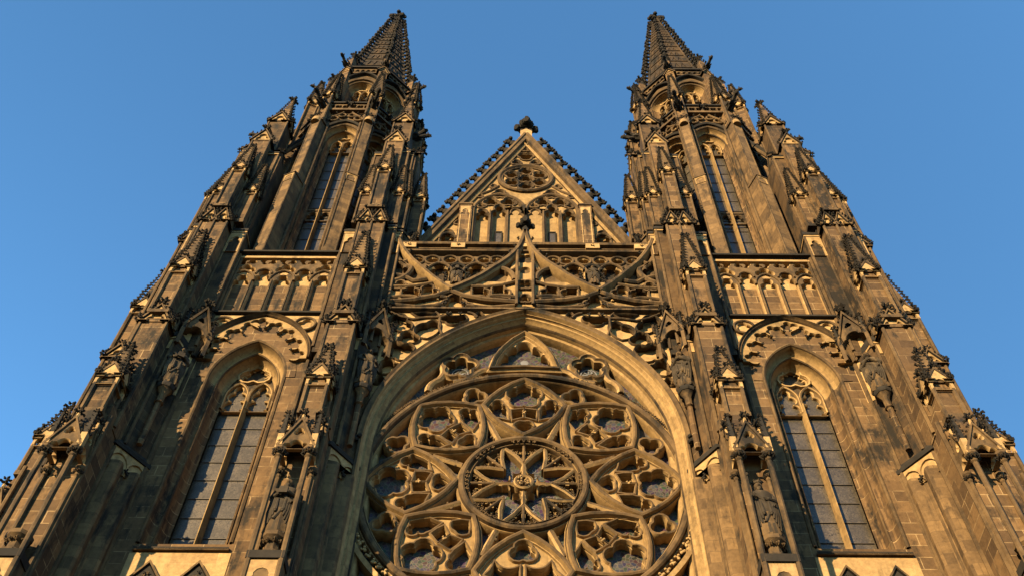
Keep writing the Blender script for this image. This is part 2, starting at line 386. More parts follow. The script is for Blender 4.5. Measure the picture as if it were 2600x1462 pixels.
def gablet(mb, v0, v1, yf, z0, h, dep=.5, nc=3, cs=.19, fs=.42, hole=True, mat=GOLD):
    """small crocketed gable facing local -y"""
    c = (v0 + v1) / 2; a = (v1 - v0) / 2
    tri = [(v0, z0), (v1, z0), (c, z0 + h)]
    if hole:
        hl = bp([(c + .62 * a, z0 + .02, 0), (c + .62 * a, z0 + .10 * h, -.5), (c + .3 * a, z0 + .34 * h, -.6), (c, z0 + .62 * h, -.6), (c - .3 * a, z0 + .34 * h, -.5), (c - .62 * a, z0 + .10 * h, 0), (c - .62 * a, z0 + .02, 0)], True, 5)
        mb.plate(tri, [hl], yf, [(.02, yf), (0, yf + .1)], mat, back=LIGHT)
    else: mb.add([(x, yf, z) for x, z in tri], [(0, 1, 2)], mat)
    for s in (-1, 1):      # sloping roof slabs with a projecting edge
        e = (c + s * (a + .07), z0 - .05); t = (c, z0 + h + .05)
        n = Vector((s * h, a)).normalized() * .07
        V = [(e[0], yf - .07, e[1]), (t[0], yf - .07, t[1]), (t[0] + 0, yf - .07, t[1] + .1), (e[0] + n.x, yf - .07, e[1] + n.y)]
        V += [(x, yf + dep, z) for x, _, z in V]
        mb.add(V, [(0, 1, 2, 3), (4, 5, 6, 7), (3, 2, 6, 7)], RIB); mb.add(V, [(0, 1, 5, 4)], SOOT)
        for j in range(nc):
            t_ = (j + .5) / nc
            put(mb, CRO_S, (e[0] + (c - e[0]) * t_ + n.x, yf, e[1] + (z0 + h - e[1]) * t_ + n.y), 0 if s > 0 else PI, cs)
    put(mb, FIN_S, (c, yf + .03, z0 + h - .02), 0, fs, SOOT, .03)
def colonnette(mb, x, y, z0, z1, r=.065, mat=RIB, cap=True):
    mb.lathe(x, y, [(r, z0), (r, z1)], 7, mat)
    if cap:
        mb.lathe(x, y, [(r, z1 - .02), (r * 1.5, z1 + .03), (r * 1.2, z1 + .08), (r * 2.0, z1 + .26), (r * 2.3, z1 + .28), (r * 2.3, z1 + .36)], 8, RIB, .5)
        for k in range(5):
            a = -PI / 2 + (k - 2) * .8
            put(mb, CRO_S, (x + math.cos(a) * r * 1.2, y + math.sin(a) * r * 1.2, z1 + .12), a, r * 1.9, SOOT)
def mini_pinnacle(mb, cv, yc, z0, zb, z1, hw, cs=.16):
    """square niche shaft with arched panels and a crocketed spirelet"""
    mb.box(cv - hw * .72, cv + hw * .72, yc - hw * .72, yc + hw * .72, z0, zb, BLOCK)
    for sx in (-1, 1):
        for sy in (-1, 1):
            mb.lathe(cv + sx * hw * .85, yc + sy * hw * .85, [(hw * .2, z0), (hw * .2, zb - hw * .9)], 6, RIB)
    mb.box(cv - hw * 1.02, cv + hw * 1.02, yc - hw * 1.02, yc + hw * 1.02, z0 - .06, z0 + .12, RIB)
    T0 = mb.T
    for r in (0, 90, -90, 180):
        M = TR(cv, yc, 0, r); mb.T = M if T0 is None else T0 @ M
        ol = [(-hw, zb - hw * 1.1), (hw, zb - hw * 1.1), (hw, zb), (0, zb + hw * 1.5), (-hw, zb)]
        hl = bp([(hw * .72, zb - hw * 1.09, 0), (hw * .72, zb - hw * .9, -.42), (0, zb + hw * .25, -.42), (-hw * .72, zb - hw * .9, 0), (-hw * .72, zb - hw * 1.09, 0)], True, 5)
        mb.plate(ol, [hl], -hw * 1.02, [(.015, -hw * 1.02), (0, -hw * .74)], LIGHT)
        for s in (-1, 1):
            V = [(s * hw * 1.15, -hw * 1.1, zb - .1), (0, -hw * 1.1, zb + hw * 1.55), (0, -hw * 1.1, zb + hw * 1.85), (s * hw * 1.25, -hw * 1.1, zb + .02)]
            V += [(x, -hw * .3, z) for x, _, z in V]
            mb.add(V, [(0, 1, 2, 3), (3, 2, 6, 7), (0, 1, 5, 4)], RIB)
            for j in range(2): put(mb, CRO_S, (s * hw * (1.1 - .5 * (j + .3)), -hw * .95, zb + hw * (.2 + .75 * (j + .3))), 0 if s > 0 else PI, cs * 1.25)
        put(mb, FIN_S, (0, -hw * .95, zb + hw * 1.6), 0, hw * .9, SOOT)
    mb.T = T0
    spirelet(mb, cv, yc, zb - .02, z1, hw * 1.28, 4, .5, cs * 1.35, cs * 1.45, max(.4, hw * 1.6), RIB)
def cap_ledge(mb, poly, z, over=.09, h=.14):
    c = np.mean(np.array(poly), 0)
    big = [tuple(np.array(p) + (np.array(p) - c) / np.linalg.norm(np.array(p) - c) * over) for p in poly]
    mb.prism(big, z, z + h, SOOT); mb.prism(big, z + h, z + h + .3, SOOT, [tuple(c + (np.array(p) - c) * .8) for p in poly])
    mid = [tuple(np.array(p) + (np.array(p) - c) / np.linalg.norm(np.array(p) - c) * over * .45) for p in poly]
    mb.prism(mid, z - .1, z, LIGHT)

# ------------------------------------------------------------------ buttresses of a tower (tower-local x: plus = towards the nave)
YC = .6
def flutes(p, q, k, depth):
    """concave flutes between two plan points"""
    p = np.array(p, float); q = np.array(q, float); d = q - p; nrm = np.array([-d[1], d[0]]) / np.linalg.norm(d)
    out = []
    for i in range(k):
        a = p + d * i / k; b = p + d * (i + 1) / k
        for j in range(6):
            t = .12 + .76 * j / 5
            out.append(tuple(a + (b - a) * t + nrm * depth * math.sin(PI * j / 5)))
    return [tuple(p)] + out + [tuple(q)]
def shoulders(hw, yf, splay):
    return [(-splay, -.5), (-hw, yf), (hw, yf), (splay, -.5)]
def buttress(root, ub, frames, tabs, side_low):
    body = MB()
    T0 = TR(ub, YC)
    body.T = T0
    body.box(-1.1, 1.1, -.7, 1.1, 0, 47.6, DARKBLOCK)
    pins = []; gabs = MB(); gabs.T = T0; tabmb = []
    for rz in frames:
        T = T0 @ TR(0, 0, 0, rz); body.T = T; gabs.T = T
        low = rz == 0 or side_low
        if low:
            # stage A: splayed shoulders with hollow flutes, panel heads, sloping ledge, stem
            right = flutes((1.28, -.55), (.45, -1.65), 2, .24); left = [(-x, y) for x, y in right][::-1]
            body.prism(left + right[::-1], 0, 24.9, PIER)
            body.prism([(-1.28, -.55), (-.45, -1.65), (.45, -1.65), (1.28, -.55)], 24.9, 25.45, LIGHT)
            for s in (-1, 1):
                dx, dy = -.83 * s, -1.1; L = math.hypot(dx, dy)
                M = np.array(Matrix.Translation((s * .865, -1.1, 0)) @ Matrix.Rotation(math.atan2(dy, dx) + (PI if s > 0 else 0), 4, 'Z'))
                body.T = T @ M
                hs = [bp([(c_ + .29, 24.62, 0), (c_ + .29, 24.85, -.45), (c_, 25.3, -.45), (c_ - .29, 24.85, 0), (c_ - .29, 24.62, 0)], True, 5) for c_ in (-.34, .34)]
                body.plate(rect(-.69, .69, 24.6, 25.46), hs, -.06, [(.02, -.06), (0, .05)], LIGHT)
                body.tube((-.69, -.03, 0), (-.69, -.03, 25.4), .07); body.tube((.69, -.03, 0), (.69, -.03, 25.4), .07); body.tube((0, .02, 0), (0, .02, 24.8), .05)
                for k in range(2): leaf(body, (-.02 + .05 * k, -.12, 24.78 - .08 * k), .13, SOOT)
                body.T = T
            led = [(-1.45, -.5), (-.52, -1.78), (.52, -1.78), (1.45, -.5)]
            body.prism(led, 25.46, 25.6, SOOT); body.prism(led, 25.6, 26.0, SOOT, [(-1.2, -.5), (-.5, -1.4), (.5, -1.4), (1.2, -.5)])
            body.box(-.45, .45, -2.75, -1.3, 0, 26.2, BLOCK)
            for s in (-1, 1): body.tube((s * .45, -2.72, 0), (s * .55, -2.72, 25.6), .075)
            # stage B
            B = shoulders(.66, -1.5, 1.28)
            body.prism(B, 25.6, 31.35, DARKBLOCK)
            for s in (-1, 1): body.tube((s * .66, -1.5, 25.7), (s * .66, -1.5, 31.3), .06); body.tube((s * 1.27, -.58, 25.7), (s * 1.27, -.58, 33.9), .07)
            body.box(-.48, .48, -2.2, -1.4, 25.6, 31.6, BLOCK)
            for s in (-1, 1): body.tube((s * .48, -2.2, 25.7), (s * .48, -2.2, 31.4), .07)
            for s in (-1, 1):
                cap_ledge(body, [(s * .50, -1.55), (s * .50, -.9), (s * .95, -.9), (s * .74, -1.55)], 31.35, .06)
                body.plate(rect(min(s * .5, s * .66), max(s * .5, s * .66), 30.7, 31.3), [], -1.53, [(0, 0)], LIGHT)
            gablet(gabs, -.5, .5, -2.24, 31.35, .95, .9, 5, .24, .55)
            for s in (-1, 1):      # side gablets of the stem
                gabs.T = T @ TR(s * .02, -1.8, 0, 90 * s); gablet(gabs, -.42, .42, -.52, 31.35, .75, .3, 3, .17, .4); gabs.T = T
        # stage C
        Cc = [(-1.22, .2), (-1.22, -.95), (1.22, -.95), (1.22, .2)]
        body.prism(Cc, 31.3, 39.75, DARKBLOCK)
        body.box(-.55, .55, -1.65, -.9, 31.3, 39.7, BLOCK)
        for s in (-1, 1):
            body.tube((s * .55, -1.65, 31.6), (s * .55, -1.65, 39.7), .065); body.tube((s * 1.22, -.95, 31.6), (s * 1.22, -.95, 39.7), .065)
            body.tube((s * .6, -.97, 31.6), (s * .6, -.97, 39.5), .05)
            c_ = s * .9
            hl = bp([(c_ + .24, 38.1, 0), (c_ + .24, 38.75, -.5), (c_ + .1, 39.0, -.5), (c_, 39.3, -.5), (c_ - .1, 39.0, -.5), (c_ - .24, 38.75, 0), (c_ - .24, 38.1, 0)], True, 4)
            body.plate(rect(c_ - .31, c_ + .31, 38.08, 39.6), [hl], -1.02, [(.02, -1.02), (0, -.94)], LIGHT)
            cap_ledge(body, [(s * .58, -1.0), (s * .58, -.2), (s * 1.25, -.2), (s * 1.25, -1.0)], 39.75, .08)
        body.tube((0, -1.68, 31.6), (0, -1.68, 39.7), .06)
        for s in (-1, 1): gablet(gabs, s * .28 - .27, s * .28 + .27, -1.7, 39.5, .95, .5, 5, .21, .5)
        for s in (-1, 1):
            gabs.T = T @ TR(s * .05, -1.25, 0, 90 * s); gablet(gabs, -.4, .4, -.56, 39.5, .8, .3, 3, .17, .4, False, RIB); gabs.T = T
        # stage D
        body.box(-.95, .95, -.75, .2, 39.7, 47.8, DARKBLOCK); body.box(-.44, .44, -1.2, -.7, 39.7, 48.5, BLOCK)
        for s in (-1, 1):
            body.tube((s * .44, -1.2, 40), (s * .44, -1.2, 48.5), .06); body.tube((s * .95, -.75, 40), (s * .95, -.75, 47.8), .06)
            cap_ledge(body, [(s * .46, -.8), (s * .46, .0), (s * .97, .0), (s * .97, -.8)], 47.75, .07)
            gabs.T = T @ TR(0, -.3, 0, 90 * s); gablet(gabs, -.5, .3, -.97, 47.9, .7, .3, 3, .15, .4, False, RIB); gabs.T = T
        gablet(gabs, -.46, .46, -1.24, 48.4, 1.1, .6, 4, .18, .6)
        # pinnacles standing on the stages
        P = MB(); P.T = T
        if low:
            mini_pinnacle(P, 0, -2.72, 25.5, 27.2, 29.5, .38, .17); pins.append(P); P = MB(); P.T = T
            mini_pinnacle(P, 0, -1.95, 31.9, 34.9, 38.3, .38, .17); pins.append(P); P = MB(); P.T = T
        mini_pinnacle(P, 0, -1.55, 40.6, 44.2, 47.3, .31, .15); pins.append(P)
        for s in (-1, 1):
            P = MB(); P.T = T; mini_pinnacle(P, s * .74, -1.0, 40.2, 43.0, 46.2, .27, .15); pins.append(P)
    # stage E and end spirelet
    body.T = T0; gabs.T = T0
    body.box(-.5, .5, -.5, .5, 47.6, 52.4, DARKBLOCK)
    for sx in (-1, 1):
        for sy in (-1, 1): body.tube((sx * .5, sy * .5, 48), (sx * .5, sy * .5, 52.4), .06)
    for r in (0, 90, -90, 180):
        gabs.T = T0 @ TR(0, 0, 0, r); gablet(gabs, -.5, .5, -.54, 52.2, 1.0, .4, 3, .17, .4)
    P = MB(); P.T = T0; spirelet(P, 0, 0, 52.4, 56.6, .58, 4, .5, .3, .2, .75, BLOCK); pins.append(P)
    b = build('buttress', body, root)
    build('gablet', gabs, b)
    for P in pins: build('pinnacle', P, b)
    # statue corbels and canopies on the splay towards the nave
    if True:
        cb = MB(); cb.T = T0
        x, y = 1.02, -1.28
        cb.lathe(x, y, [(.1, 25.9), (.1, 27.9), (.17, 27.95), (.13, 28.02)], 8, BLOCK)
        cb.lathe(x, y, [(.12, 28.02), (.13, 28.38), (.27, 28.62), (.29, 28.64), (.29, 28.78), (.26, 28.84)], 8, RIB)
        cb.lathe(x, y, [(.29, 28.62), (.32, 28.67), (.32, 28.8), (.27, 28.86)], 8, SOOT)
        build('statue_corbel', cb, b)
        cn = MB(); cn.T = T0 @ TR(1.0, -1.0, 0, 38)
        inn = bp([(-.42, 31.3, 0), (-.42, 31.6, .55), (-.22, 32.1, 0), (-.24, 32.15, .75), (.24, 32.15, 0), (.22, 32.1, .55), (.42, 31.6, 0), (.42, 31.3, 0)], False, 6)
        ol = [(.5, 31.3), (.5, 32.1), (0, 33.4), (-.5, 32.1), (-.5, 31.3)] + inn
        cn.plate(ol, [foil(0, 32.78, .13, 3)], -.32, [(.02, -.32), (0, -.2)], RIB, hmat=SOOT, oprof=[(.02, -.32), (0, -.28), (0, .1)])
        cn.box(-.5, .5, .1, .5, 29.0, 33.2, LIGHT)
        for s in (-1, 1):
            V = [(s * .56, -.38, 31.9), (0, -.38, 33.5), (0, -.38, 33.68), (s * .64, -.38, 31.98)]; V += [(q[0], .3, q[2]) for q in V]
            cn.add(V, [(0, 1, 2, 3), (3, 2, 6, 7), (0, 1, 5, 4)], RIB)
            for j in range(6): put(cn, CRO_S, (s * (.6 - .095 * (j + .3)), -.3, 32.05 + .26 * (j + .3)), 0 if s > 0 else PI, .15)
            spirelet(cn, s * .52, -.3, 31.9, 33.2, .1, 4, .5, .2, .11, .36)
            cn.box(s * .52 - .07, s * .52 + .07, -.37, -.23, 31.0, 31.9, RIB)
        put(cn, FIN_S, (0, -.3, 33.5), 0, .65)
        build('statue_canopy', cn, b)
    for rz in tabs:
        t = MB(); t.T = T0 @ TR(0, 0, 0, rz)
        t.box(-.5, .5, -3.5, -2.74, 19.35, 19.6, SOOT); t.box(-.46, .46, -3.42, -2.74, 0, 19.35, RIB)
        hl = foil(0, 18.7, .34, 3); t.plate(rect(-.45, .45, 17.9, 19.34), [hl], -3.44, [(.03, -3.44), (0, -3.3)], LIGHT, back=LIGHT)
        t.lathe(0, -3.1, [(.3, 19.6), (.3, 19.75), (.2, 19.85), (.2, 20.05), (.34, 20.2), (.36, 20.22), (.36, 20.35)], 8, RIB, .5)
        for k in range(6): put(t, CRO_S, (math.cos(-PI * k / 5) * .22, -3.1 + math.sin(-PI * k / 5) * .22, 20.05), -PI * k / 5, .14, RIB)
        for s in (-1, 1):
            colonnette(t, s * .43, -3.42, 0, 23.1, .085); colonnette(t, s * .47, -2.82, 0, 22.9, .06)
            spirelet(t, s * .5, -3.46, 23.95, 25.15, .12, 4, .5, .2, .10, .3); t.box(s * .5 - .09, s * .5 + .09, -3.55, -3.37, 23.4, 24.0, LIGHT)
        T_ = t.T
        for r, hw, yy in ((0, .5, -.4), (90, .38, -.5), (-90, .38, -.5)):
            t.T = T_ @ TR(0, -3.1, 0, r)
            ol = [(-hw, 23.4), (hw, 23.4), (hw, 23.55), (0, 24.65), (-hw, 23.55)]
            hl = bp([(hw - .09, 23.41, -.5), (.42 * hw, 23.62, 0), (.36 * hw, 23.62, -.7), (-.36 * hw, 23.62, 0), (-.42 * hw, 23.62, -.5), (-hw + .09, 23.41, 0)], True, 6)
            t.plate(ol, [hl, foil(0, 24.12, .15, 3)], yy, [(.03, yy), (0, yy + .05), (0, yy + .15)], RIB, hmat=LIGHT)
            for s in (-1, 1):
                V = [(s * (hw + .03), yy - .06, 23.45), (0, yy - .06, 24.62), (0, yy - .06, 24.74), (s * (hw + .08), yy - .06, 23.52)]; V += [(q[0], yy + .16, q[2]) for q in V]
                t.add(V, [(0, 1, 2, 3), (3, 2, 6, 7), (0, 1, 5, 4)], RIB)
                for j in range(5): put(t, CRO_S, (s * (hw * (1 - .19 * (j + .3)) + .04), yy, 23.58 + .225 * (j + .3)), 0 if s > 0 else PI, .09)
            t.tube((0, yy, 24.6), (0, yy, 24.85), .06, .05, 6, LIGHT); put(t, FIN_S, (0, yy, 24.75), 0, .42)
        t.T = T_
        t.prism([(-.42, -3.4), (.42, -3.4), (.42, -2.75), (-.42, -2.75)], 24.0, 25.5, DARKBLOCK, [(-.2, -3.1), (.2, -3.1), (.2, -2.75), (-.2, -2.75)])
        build('tabernacle', t, b)
    return b

# ------------------------------------------------------------------ windows
def light_hole(c, a, zb, z0, H):
    """tall light under two tiers of cusps"""
    Rr = [(a, zb, 0), (a, z0, 0), (.6 * a, z0 + .05 * H, -.85), (.48 * a, z0 + .38 * H, 0), (.42 * a, z0 + .42 * H, -.85), (.34 * a, z0 + .73 * H, 0), (.28 * a, z0 + .76 * H, -.45)]
    up = [(c + x, z, b) for x, z, b in Rr] + [(c, z0 + H, -.45)]
    dn = [(c - x, z) for x, z, b in Rr[::-1]]; bl = [0, -.85, 0, -.85, 0, 0, 0]
    return bp(up + [(x, z, b) for (x, z), b in zip(dn, bl)], True, 6)
def lights(mb, cx, a, zb, zs, yf, R, nf, ztr, zap, cz, cr):
    """two cusped lights under a trefoil; the outline is the pointed opening of half width a"""
    ol = archloop(cx, a + .02, ztr - .06, zs, R, 10)
    holes = [light_hole(cx + s * a * .5, a * .43, ztr - .05, ztr, (zap - ztr) * .92) for s in (-1, 1)]
    holes.append(foil(cx, cz, cr, nf, 90, cr * .54))
    mb.plate(ol, holes, yf + .05, [(.04, yf + .05), (0, yf + .1), (0, yf + .22)], RIB, hmat=LIGHT)
    mb.sweep(foil(cx, cz, cr * 1.22, nf, 90, cr * .68), [(-.05, yf + .06), (-.03, yf - .08), (.03, yf - .08), (.05, yf + .06)], True, LIGHT)
    if nf == 3:
        for k in range(3):
            t = R_(90 + 120 * k); x, z = cx + cr * .48 * math.cos(t), cz + cr * .48 * math.sin(t)
            for e in (-60, 60): mb.tube((x + cr * .5 * math.cos(t + R_(e)), yf + .12, z + cr * .5 * math.sin(t + R_(e))), (x + cr * .22 * math.cos(t + R_(e)), yf + .12, z + cr * .22 * math.sin(t + R_(e))), .05, .02, 5, LIGHT)
    for s in (-1, 1): mb.bar([(cx + s * a * .5 - a * .47, ztr)] + arch(cx + s * a * .5, a * .47, zap - (zap - ztr) * .5, a * .9, 7) + [(cx + s * a * .5 + a * .47, ztr)], .045, yf - .08, .15, mat=LIGHT)
def window(root, T, a_out, a_in, zb, zs, R_out, y0, y1, steps, name='window', tsm=None, panes=8, nf=3, heads=None):
    fr = MB(); fr.T = T
    W = a_out - a_in; D = y1 - y0; prof = [(-.03, y0 + .02), (-.03, y0 - .04), (.03, y0 - .07), (.08, y0 - .03), (.09, y0 + .03)]; pm = [RIB, RIB, RIB, RIB, GOLD]
    spans = ((.09, .03, .5, .46), (.5, .46, 1.0, 1.0)) if steps > 2 else ((.09, .03, 1.0, 1.0),)
    for k, (o0, d0, o1, d1) in enumerate(spans):
        oa, ya, ob, yb = (o0 if k == 0 else o0 * W + .07), (y0 + .03 if k == 0 else y0 + d0 * D + .03), o1 * W, y0 + d1 * D
        for i in range(1, 6):
            a = PI / 2 * i / 5; prof.append((oa + (ob - oa) * (1 - math.cos(a)), ya + (yb - ya) * math.sin(a))); pm.append(GOLD)
        if k < len(spans) - 1:
            prof += [(ob + .01, yb - .05), (ob + .055, yb - .07), (ob + .085, yb - .02), (ob + .07, yb + .03)]; pm += [GOLD, RIB, RIB, GOLD]
    path = [(-a_out, zb)] + arch(0, a_out, zs, R_out, 12) + [(a_out, zb)]
    pr_ = [(-o, y) for o, y in prof]; pm = pm[:len(prof) - 1]; pj = [BLOCK if q == GOLD else q for q in pm]
    fr.sweep(arch(0, a_out, zs, R_out, 12), pr_, False, pm, False)
    for e in (-1, 1): fr.sweep([(e * a_out, z) for z in ((zb, zs) if e < 0 else (zs, zb))], pr_, False, pj, False)
    w_ = build(name, fr, root)
    s = MB(); s.T = T
    V = [(-a_out, y0 - .12, zb - .35), (a_out, y0 - .12, zb - .35), (a_out, y0 - .12, zb - .25), (-a_out, y0 - .12, zb - .25), (-a_in, y1, zb + .35), (a_in, y1, zb + .35)]
    s.add(V, [(0, 1, 2, 3), (3, 2, 5, 4)], SOOT); s.box(-a_out, a_out, y0 - .12, y0 + .3, zb - .36, zb - .3, RIB)
    build('sill', s, w_)
    tr = MB(); tr.T = T
    Rin = R_out - (a_out - a_in)
    zsi, ztr, zap, cz, cr = heads; lights(tr, 0, a_in, zb, zsi, y1, Rin, nf, ztr, zap, cz, cr)
    build('tracery', tr, w_)
    m = MB(); m.T = T
    mw = .075 * a_in
    m.prism([(-mw, y1 + .2), (-mw, y1 + .02), (-.014, y1 - .17), (.014, y1 - .17), (mw, y1 + .02), (mw, y1 + .2)], zb + .2, ztr + .35, GOLD)
    if tsm:
        m.box(-a_in, a_in, y1 - .02, y1 + .2, tsm, tsm + .14, RIB)
        for s_ in (-1, 1):
            hl = lancet(s_ * a_in * .5, a_in * .4, tsm - .9, tsm - .6, .5)
            m.plate(rect(min(0, s_ * a_in), max(0, s_ * a_in), tsm - .88, tsm), [hl], y1 + .03, [(.03, y1 + .03), (0, y1 + .15)], RIB)
    build('mullion', m, w_)
    g = MB(); g.T = T
    g.add([(x, y1 + .21, z) for x, z in archloop(0, a_in + .05, zb, zsi, Rin + .05, 8)], [tuple(range(19))], WGLASS)
    build('glass', g, w_)
    b = MB(); b.T = T
    for i in range(1, panes): b.box(-a_in, a_in, y1 + .17, y1 + .2, zb + .25 + (ztr - .25 - zb) * i / (panes - 1) - .009, zb + .25 + (ztr - .25 - zb) * i / (panes - 1) + .009, LEAD)
    build('glazing_bar', b, w_)
    return w_

# ------------------------------------------------------------------ one tower
def gargoyle(root, x, y, z, ang, L=1.0):
    g = MB(); g.T = np.array(Matrix.Translation((x, y, z)) @ Matrix.Rotation(ang, 4, 'Z') @ Matrix.Scale(L, 4))
    g.lathe(0, 0, [(0, 0)], 3, SOOT) if False else None
    pts = [((0, 0, 0), .17), ((.3, 0, .04), .16), ((.55, 0, .1), .11), ((.75, 0, .2), .1), ((.88, 0, .24), .13), ((1.05, 0, .22), .07)]
    for (p, r), (q, r2) in zip(pts[:-1], pts[1:]): g.tube(p, q, r, r2, 7, SOOT)
    for s in (-1, 1):
        V, F = ico((.25, s * .2, .12), .16, (1.3, .4, .9)); g.add(V, F, SOOT)
        V, F = octa((.86, s * .1, .38), .08, (.7, .6, 1.5)); g.add(V, F, SOOT)
        g.tube((.35, s * .1, -.02), (.62, s * .12, -.08), .06, .04, 5, SOOT)
    g.tube((.95, 0, .14), (1.08, 0, .12), .05, .03, 5, SOOT)
    return build('gargoyle', g, root)

def make_tower(name, label):
    root = thing(name, label, 'church tower')
    I = TR(0, 0)
    # --- lower wall with the window opening
    wl = MB()
    hole = archloop(0, 1.42, 22.35, 30.2, 2.45, 10)
    wl.plate([(-2.1, 0), (2.1, 0), (2.1, 34.2), (-2.1, 34.2)], [hole], 0, [(0, 0), (0, .05)], BLOCK)
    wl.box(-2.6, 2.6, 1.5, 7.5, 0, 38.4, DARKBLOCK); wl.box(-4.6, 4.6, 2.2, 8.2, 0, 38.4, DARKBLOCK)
    wl.box(-2.6, 2.6, 0.3, 1.6, 34.2, 38.5, DARKBLOCK); wl.box(-2.3, 2.3, .02, 1.6, 0, 21.5, BLOCK)
    # voussoir band round the window head
    build('tower_wall', wl, root)
    vb = MB(); vb.sweep(arch(0, 1.45, 30.2, 2.48, 14), [(0, .02), (0, -.03), (.33, -.03), (.33, .02)], False, BLOCK); build('voussoir_band', vb, root)
    window(root, I, 1.42, .88, 22.4, 30.2, 2.45, 0, .85, 4, 'window', None, 9, 3, (30.55, 29.43, 30.88, 31.36, .52))
    # below the sill: little gabled heads
    gb = MB()
    gb.box(-1.5, 1.5, -.02, .1, 19.8, 22.0, LIGHT)
    for c_ in (-.72, .72):
        gablet(gb, c_ - .66, c_ + .66, -.12, 20.5, .95, .1, 0, .1, .16, False, SOOT)
        for k in range(26):
            u = random.uniform(-.5, .5); leaf(gb, (c_ + u, -.16, 20.5 + random.uniform(.05, .8) * (1 - abs(u) / .6)), .08, RIB if k % 3 else SOOT)
    build('sill_gablet', gb, root)
    # --- great cusped arch and roundels under the string course
    hd = MB()
    big = arch(0, 2.1, 31.15, 2.75, 14)
    hd.sweep(big, [(-.06, 0), (-.06, -.2), (-.02, -.27), (.03, -.22), (.07, -.33), (.13, -.2), (.13, 0)], False, RIB)
    sp_ = [(-2.11, 31.15), (-2.11, 33.95), (2.11, 33.95), (2.11, 31.15)] + big[::-1]
    hd.plate(sp_, [circle(s * 1.6, 33.32, .36, 20) for s in (-1, 1)], -.06, [(.02, -.06), (0, .0)], LIGHT)
    for s in (-1, 1):
        hd.bar(circle(s * 1.6, 33.32, .40), .05, -.2, .2, True)
        hd.plate(circle(s * 1.6, 33.32, .37, 20), [foil(s * 1.6, 33.32, .33, 3, 90 - 20 * s, .18)], -.12, [(.02, -.12), (0, -.08), (0, -.0)], GOLD, back=LIGHT, hmat=LIGHT)
    n = 9; fringe = []
    for i in range(n):
        k = 2 * (i - (n - 1) / 2) / (n - 1)
        idx = (len(big) - 1) * (.5 + .455 * k); j = int(idx); f = idx - j; j2 = min(j + 1, len(big) - 1)
        p = np.array(big[j]) * (1 - f) + np.array(big[j2]) * f
        d = np.array(big[j2]) - np.array(big[j]); d /= np.linalg.norm(d); out_ = np.array([-d[1], d[0]])
        c_ = p - out_ * .40
        for x, z in bp([(-.30, -.26, .75), (-.15, .06, .0), (-.13, .10, 1.0), (.13, .10, 0), (.15, .06, .75), (.30, -.26, 0), (.27, -.31, 0)], False, 5): fringe.append(tuple(c_ + d * x + out_ * z))
        e = c_ + d * .33 - out_ * .3
        if i < n - 1: leaf(hd, (e[0], -.14, e[1]), .10, SOOT)
    hd.plate([big[0]] + fringe + [big[-1]] + big[-2:0:-1], [], -.15, [(0, 0)], GOLD, oprof=[(.02, -.15), (0, -.1), (0, 0)])
    build('cusped_arch', hd, root)
    # --- string courses
    sc = MB()
    for z, h, o in ((34.02, .2, .2), (38.42, .22, .22)):
        sc.sweep([(-2.15, z), (2.15, z)], [(0, .1), (-.08, -.02), (-.02, -.05), (0, -o), (h * .5, -o), (h, -.02), (h, .3)], False, SOOT)
        sc.box(-2.12, 2.12, -.07, .1, z - .28, z - .2, LIGHT)
        sc.box(-2.12, 2.12, -.035, .1, z - .16, z - .08, LIGHT)
    build('string_course', sc, root)
    # --- blind arcade
    ba = MB(); ba.box(-2.15, 2.15, .26, .4, 34.2, 38.4, LIGHT)
    ba.box(-2.15, 2.15, .252, .3, 34.2, 36.5, BLOCK)
    pw = 4.2 / 5; holes = []
    for i in range(5):
        c_ = -2.1 + pw * (i + .5); tall = i % 2 == 0
        zs = 36.35 if tall else 36.6
        holes.append(lancet(c_, pw * .40, 34.25, zs, .62 if tall else .82))
        if tall: holes.append(foil(c_, zs + 1.02, .40, 4, 90, .19))
    for i in range(6):
        c_ = -2.1 + pw * i
        for s in (-1, 1):
            cc = c_ + s * .3 * (1 if 0 < i < 5 else .7)
            if -2 < cc < 2: holes.append(foil(cc if i % 1 == 0 else cc, 38.02 - (.0 if True else 0), .23, 3, 30 if s > 0 else 90))
    ba.plate(rect(-2.12, 2.12, 34.2, 38.42), holes, .04, [(.03, .04), (0, .1), (0, .26)], RIB, hmat=LIGHT)
    for i in range(5):
        c_ = -2.1 + pw * (i + .5)
        if i % 2 == 0: ba.bar(arch(c_, pw * .62, 36.55, pw * .95, 7), .045, -.03, .12)
        else: ba.bar(arch(c_, pw * .40, 37.05, pw * .46, 7), .045, -.03, .12)
    for i in range(1, 5):
        c_ = -2.1 + pw * i
        ba.prism([(c_ - .05, .1), (c_ - .03, -.01), (c_ + .03, -.01), (c_ + .05, .1)], 34.2, 36.6, RIB)
    build('blind_arcade', ba, root)
    # --- corner shafts beside the wall bay
    sh = MB()
    for s in (-1, 1):
        sh.tube((s * 2.12, -.06, 0), (s * 2.12, -.06, 38.5), .08)
        sh.tube((s * 2.0, .0, 34.2), (s * 2.0, .0, 38.4), .05)
    build('wall_shaft', sh, root)
    # --- buttresses
    buttress(root, 3.45, (0, 90), (0,), False)
    buttress(root, -3.35, (0, -90), (0, -90), True)
    # --- belfry octagon
    oc = MB(); CY = 3.8; T8 = TR(0, CY)
    oc.T = T8
    oc.prism(ngon(0, 0, 1.95 / math.cos(PI / 8), 8, .5), 38.3, 55.2, DARKBLOCK)
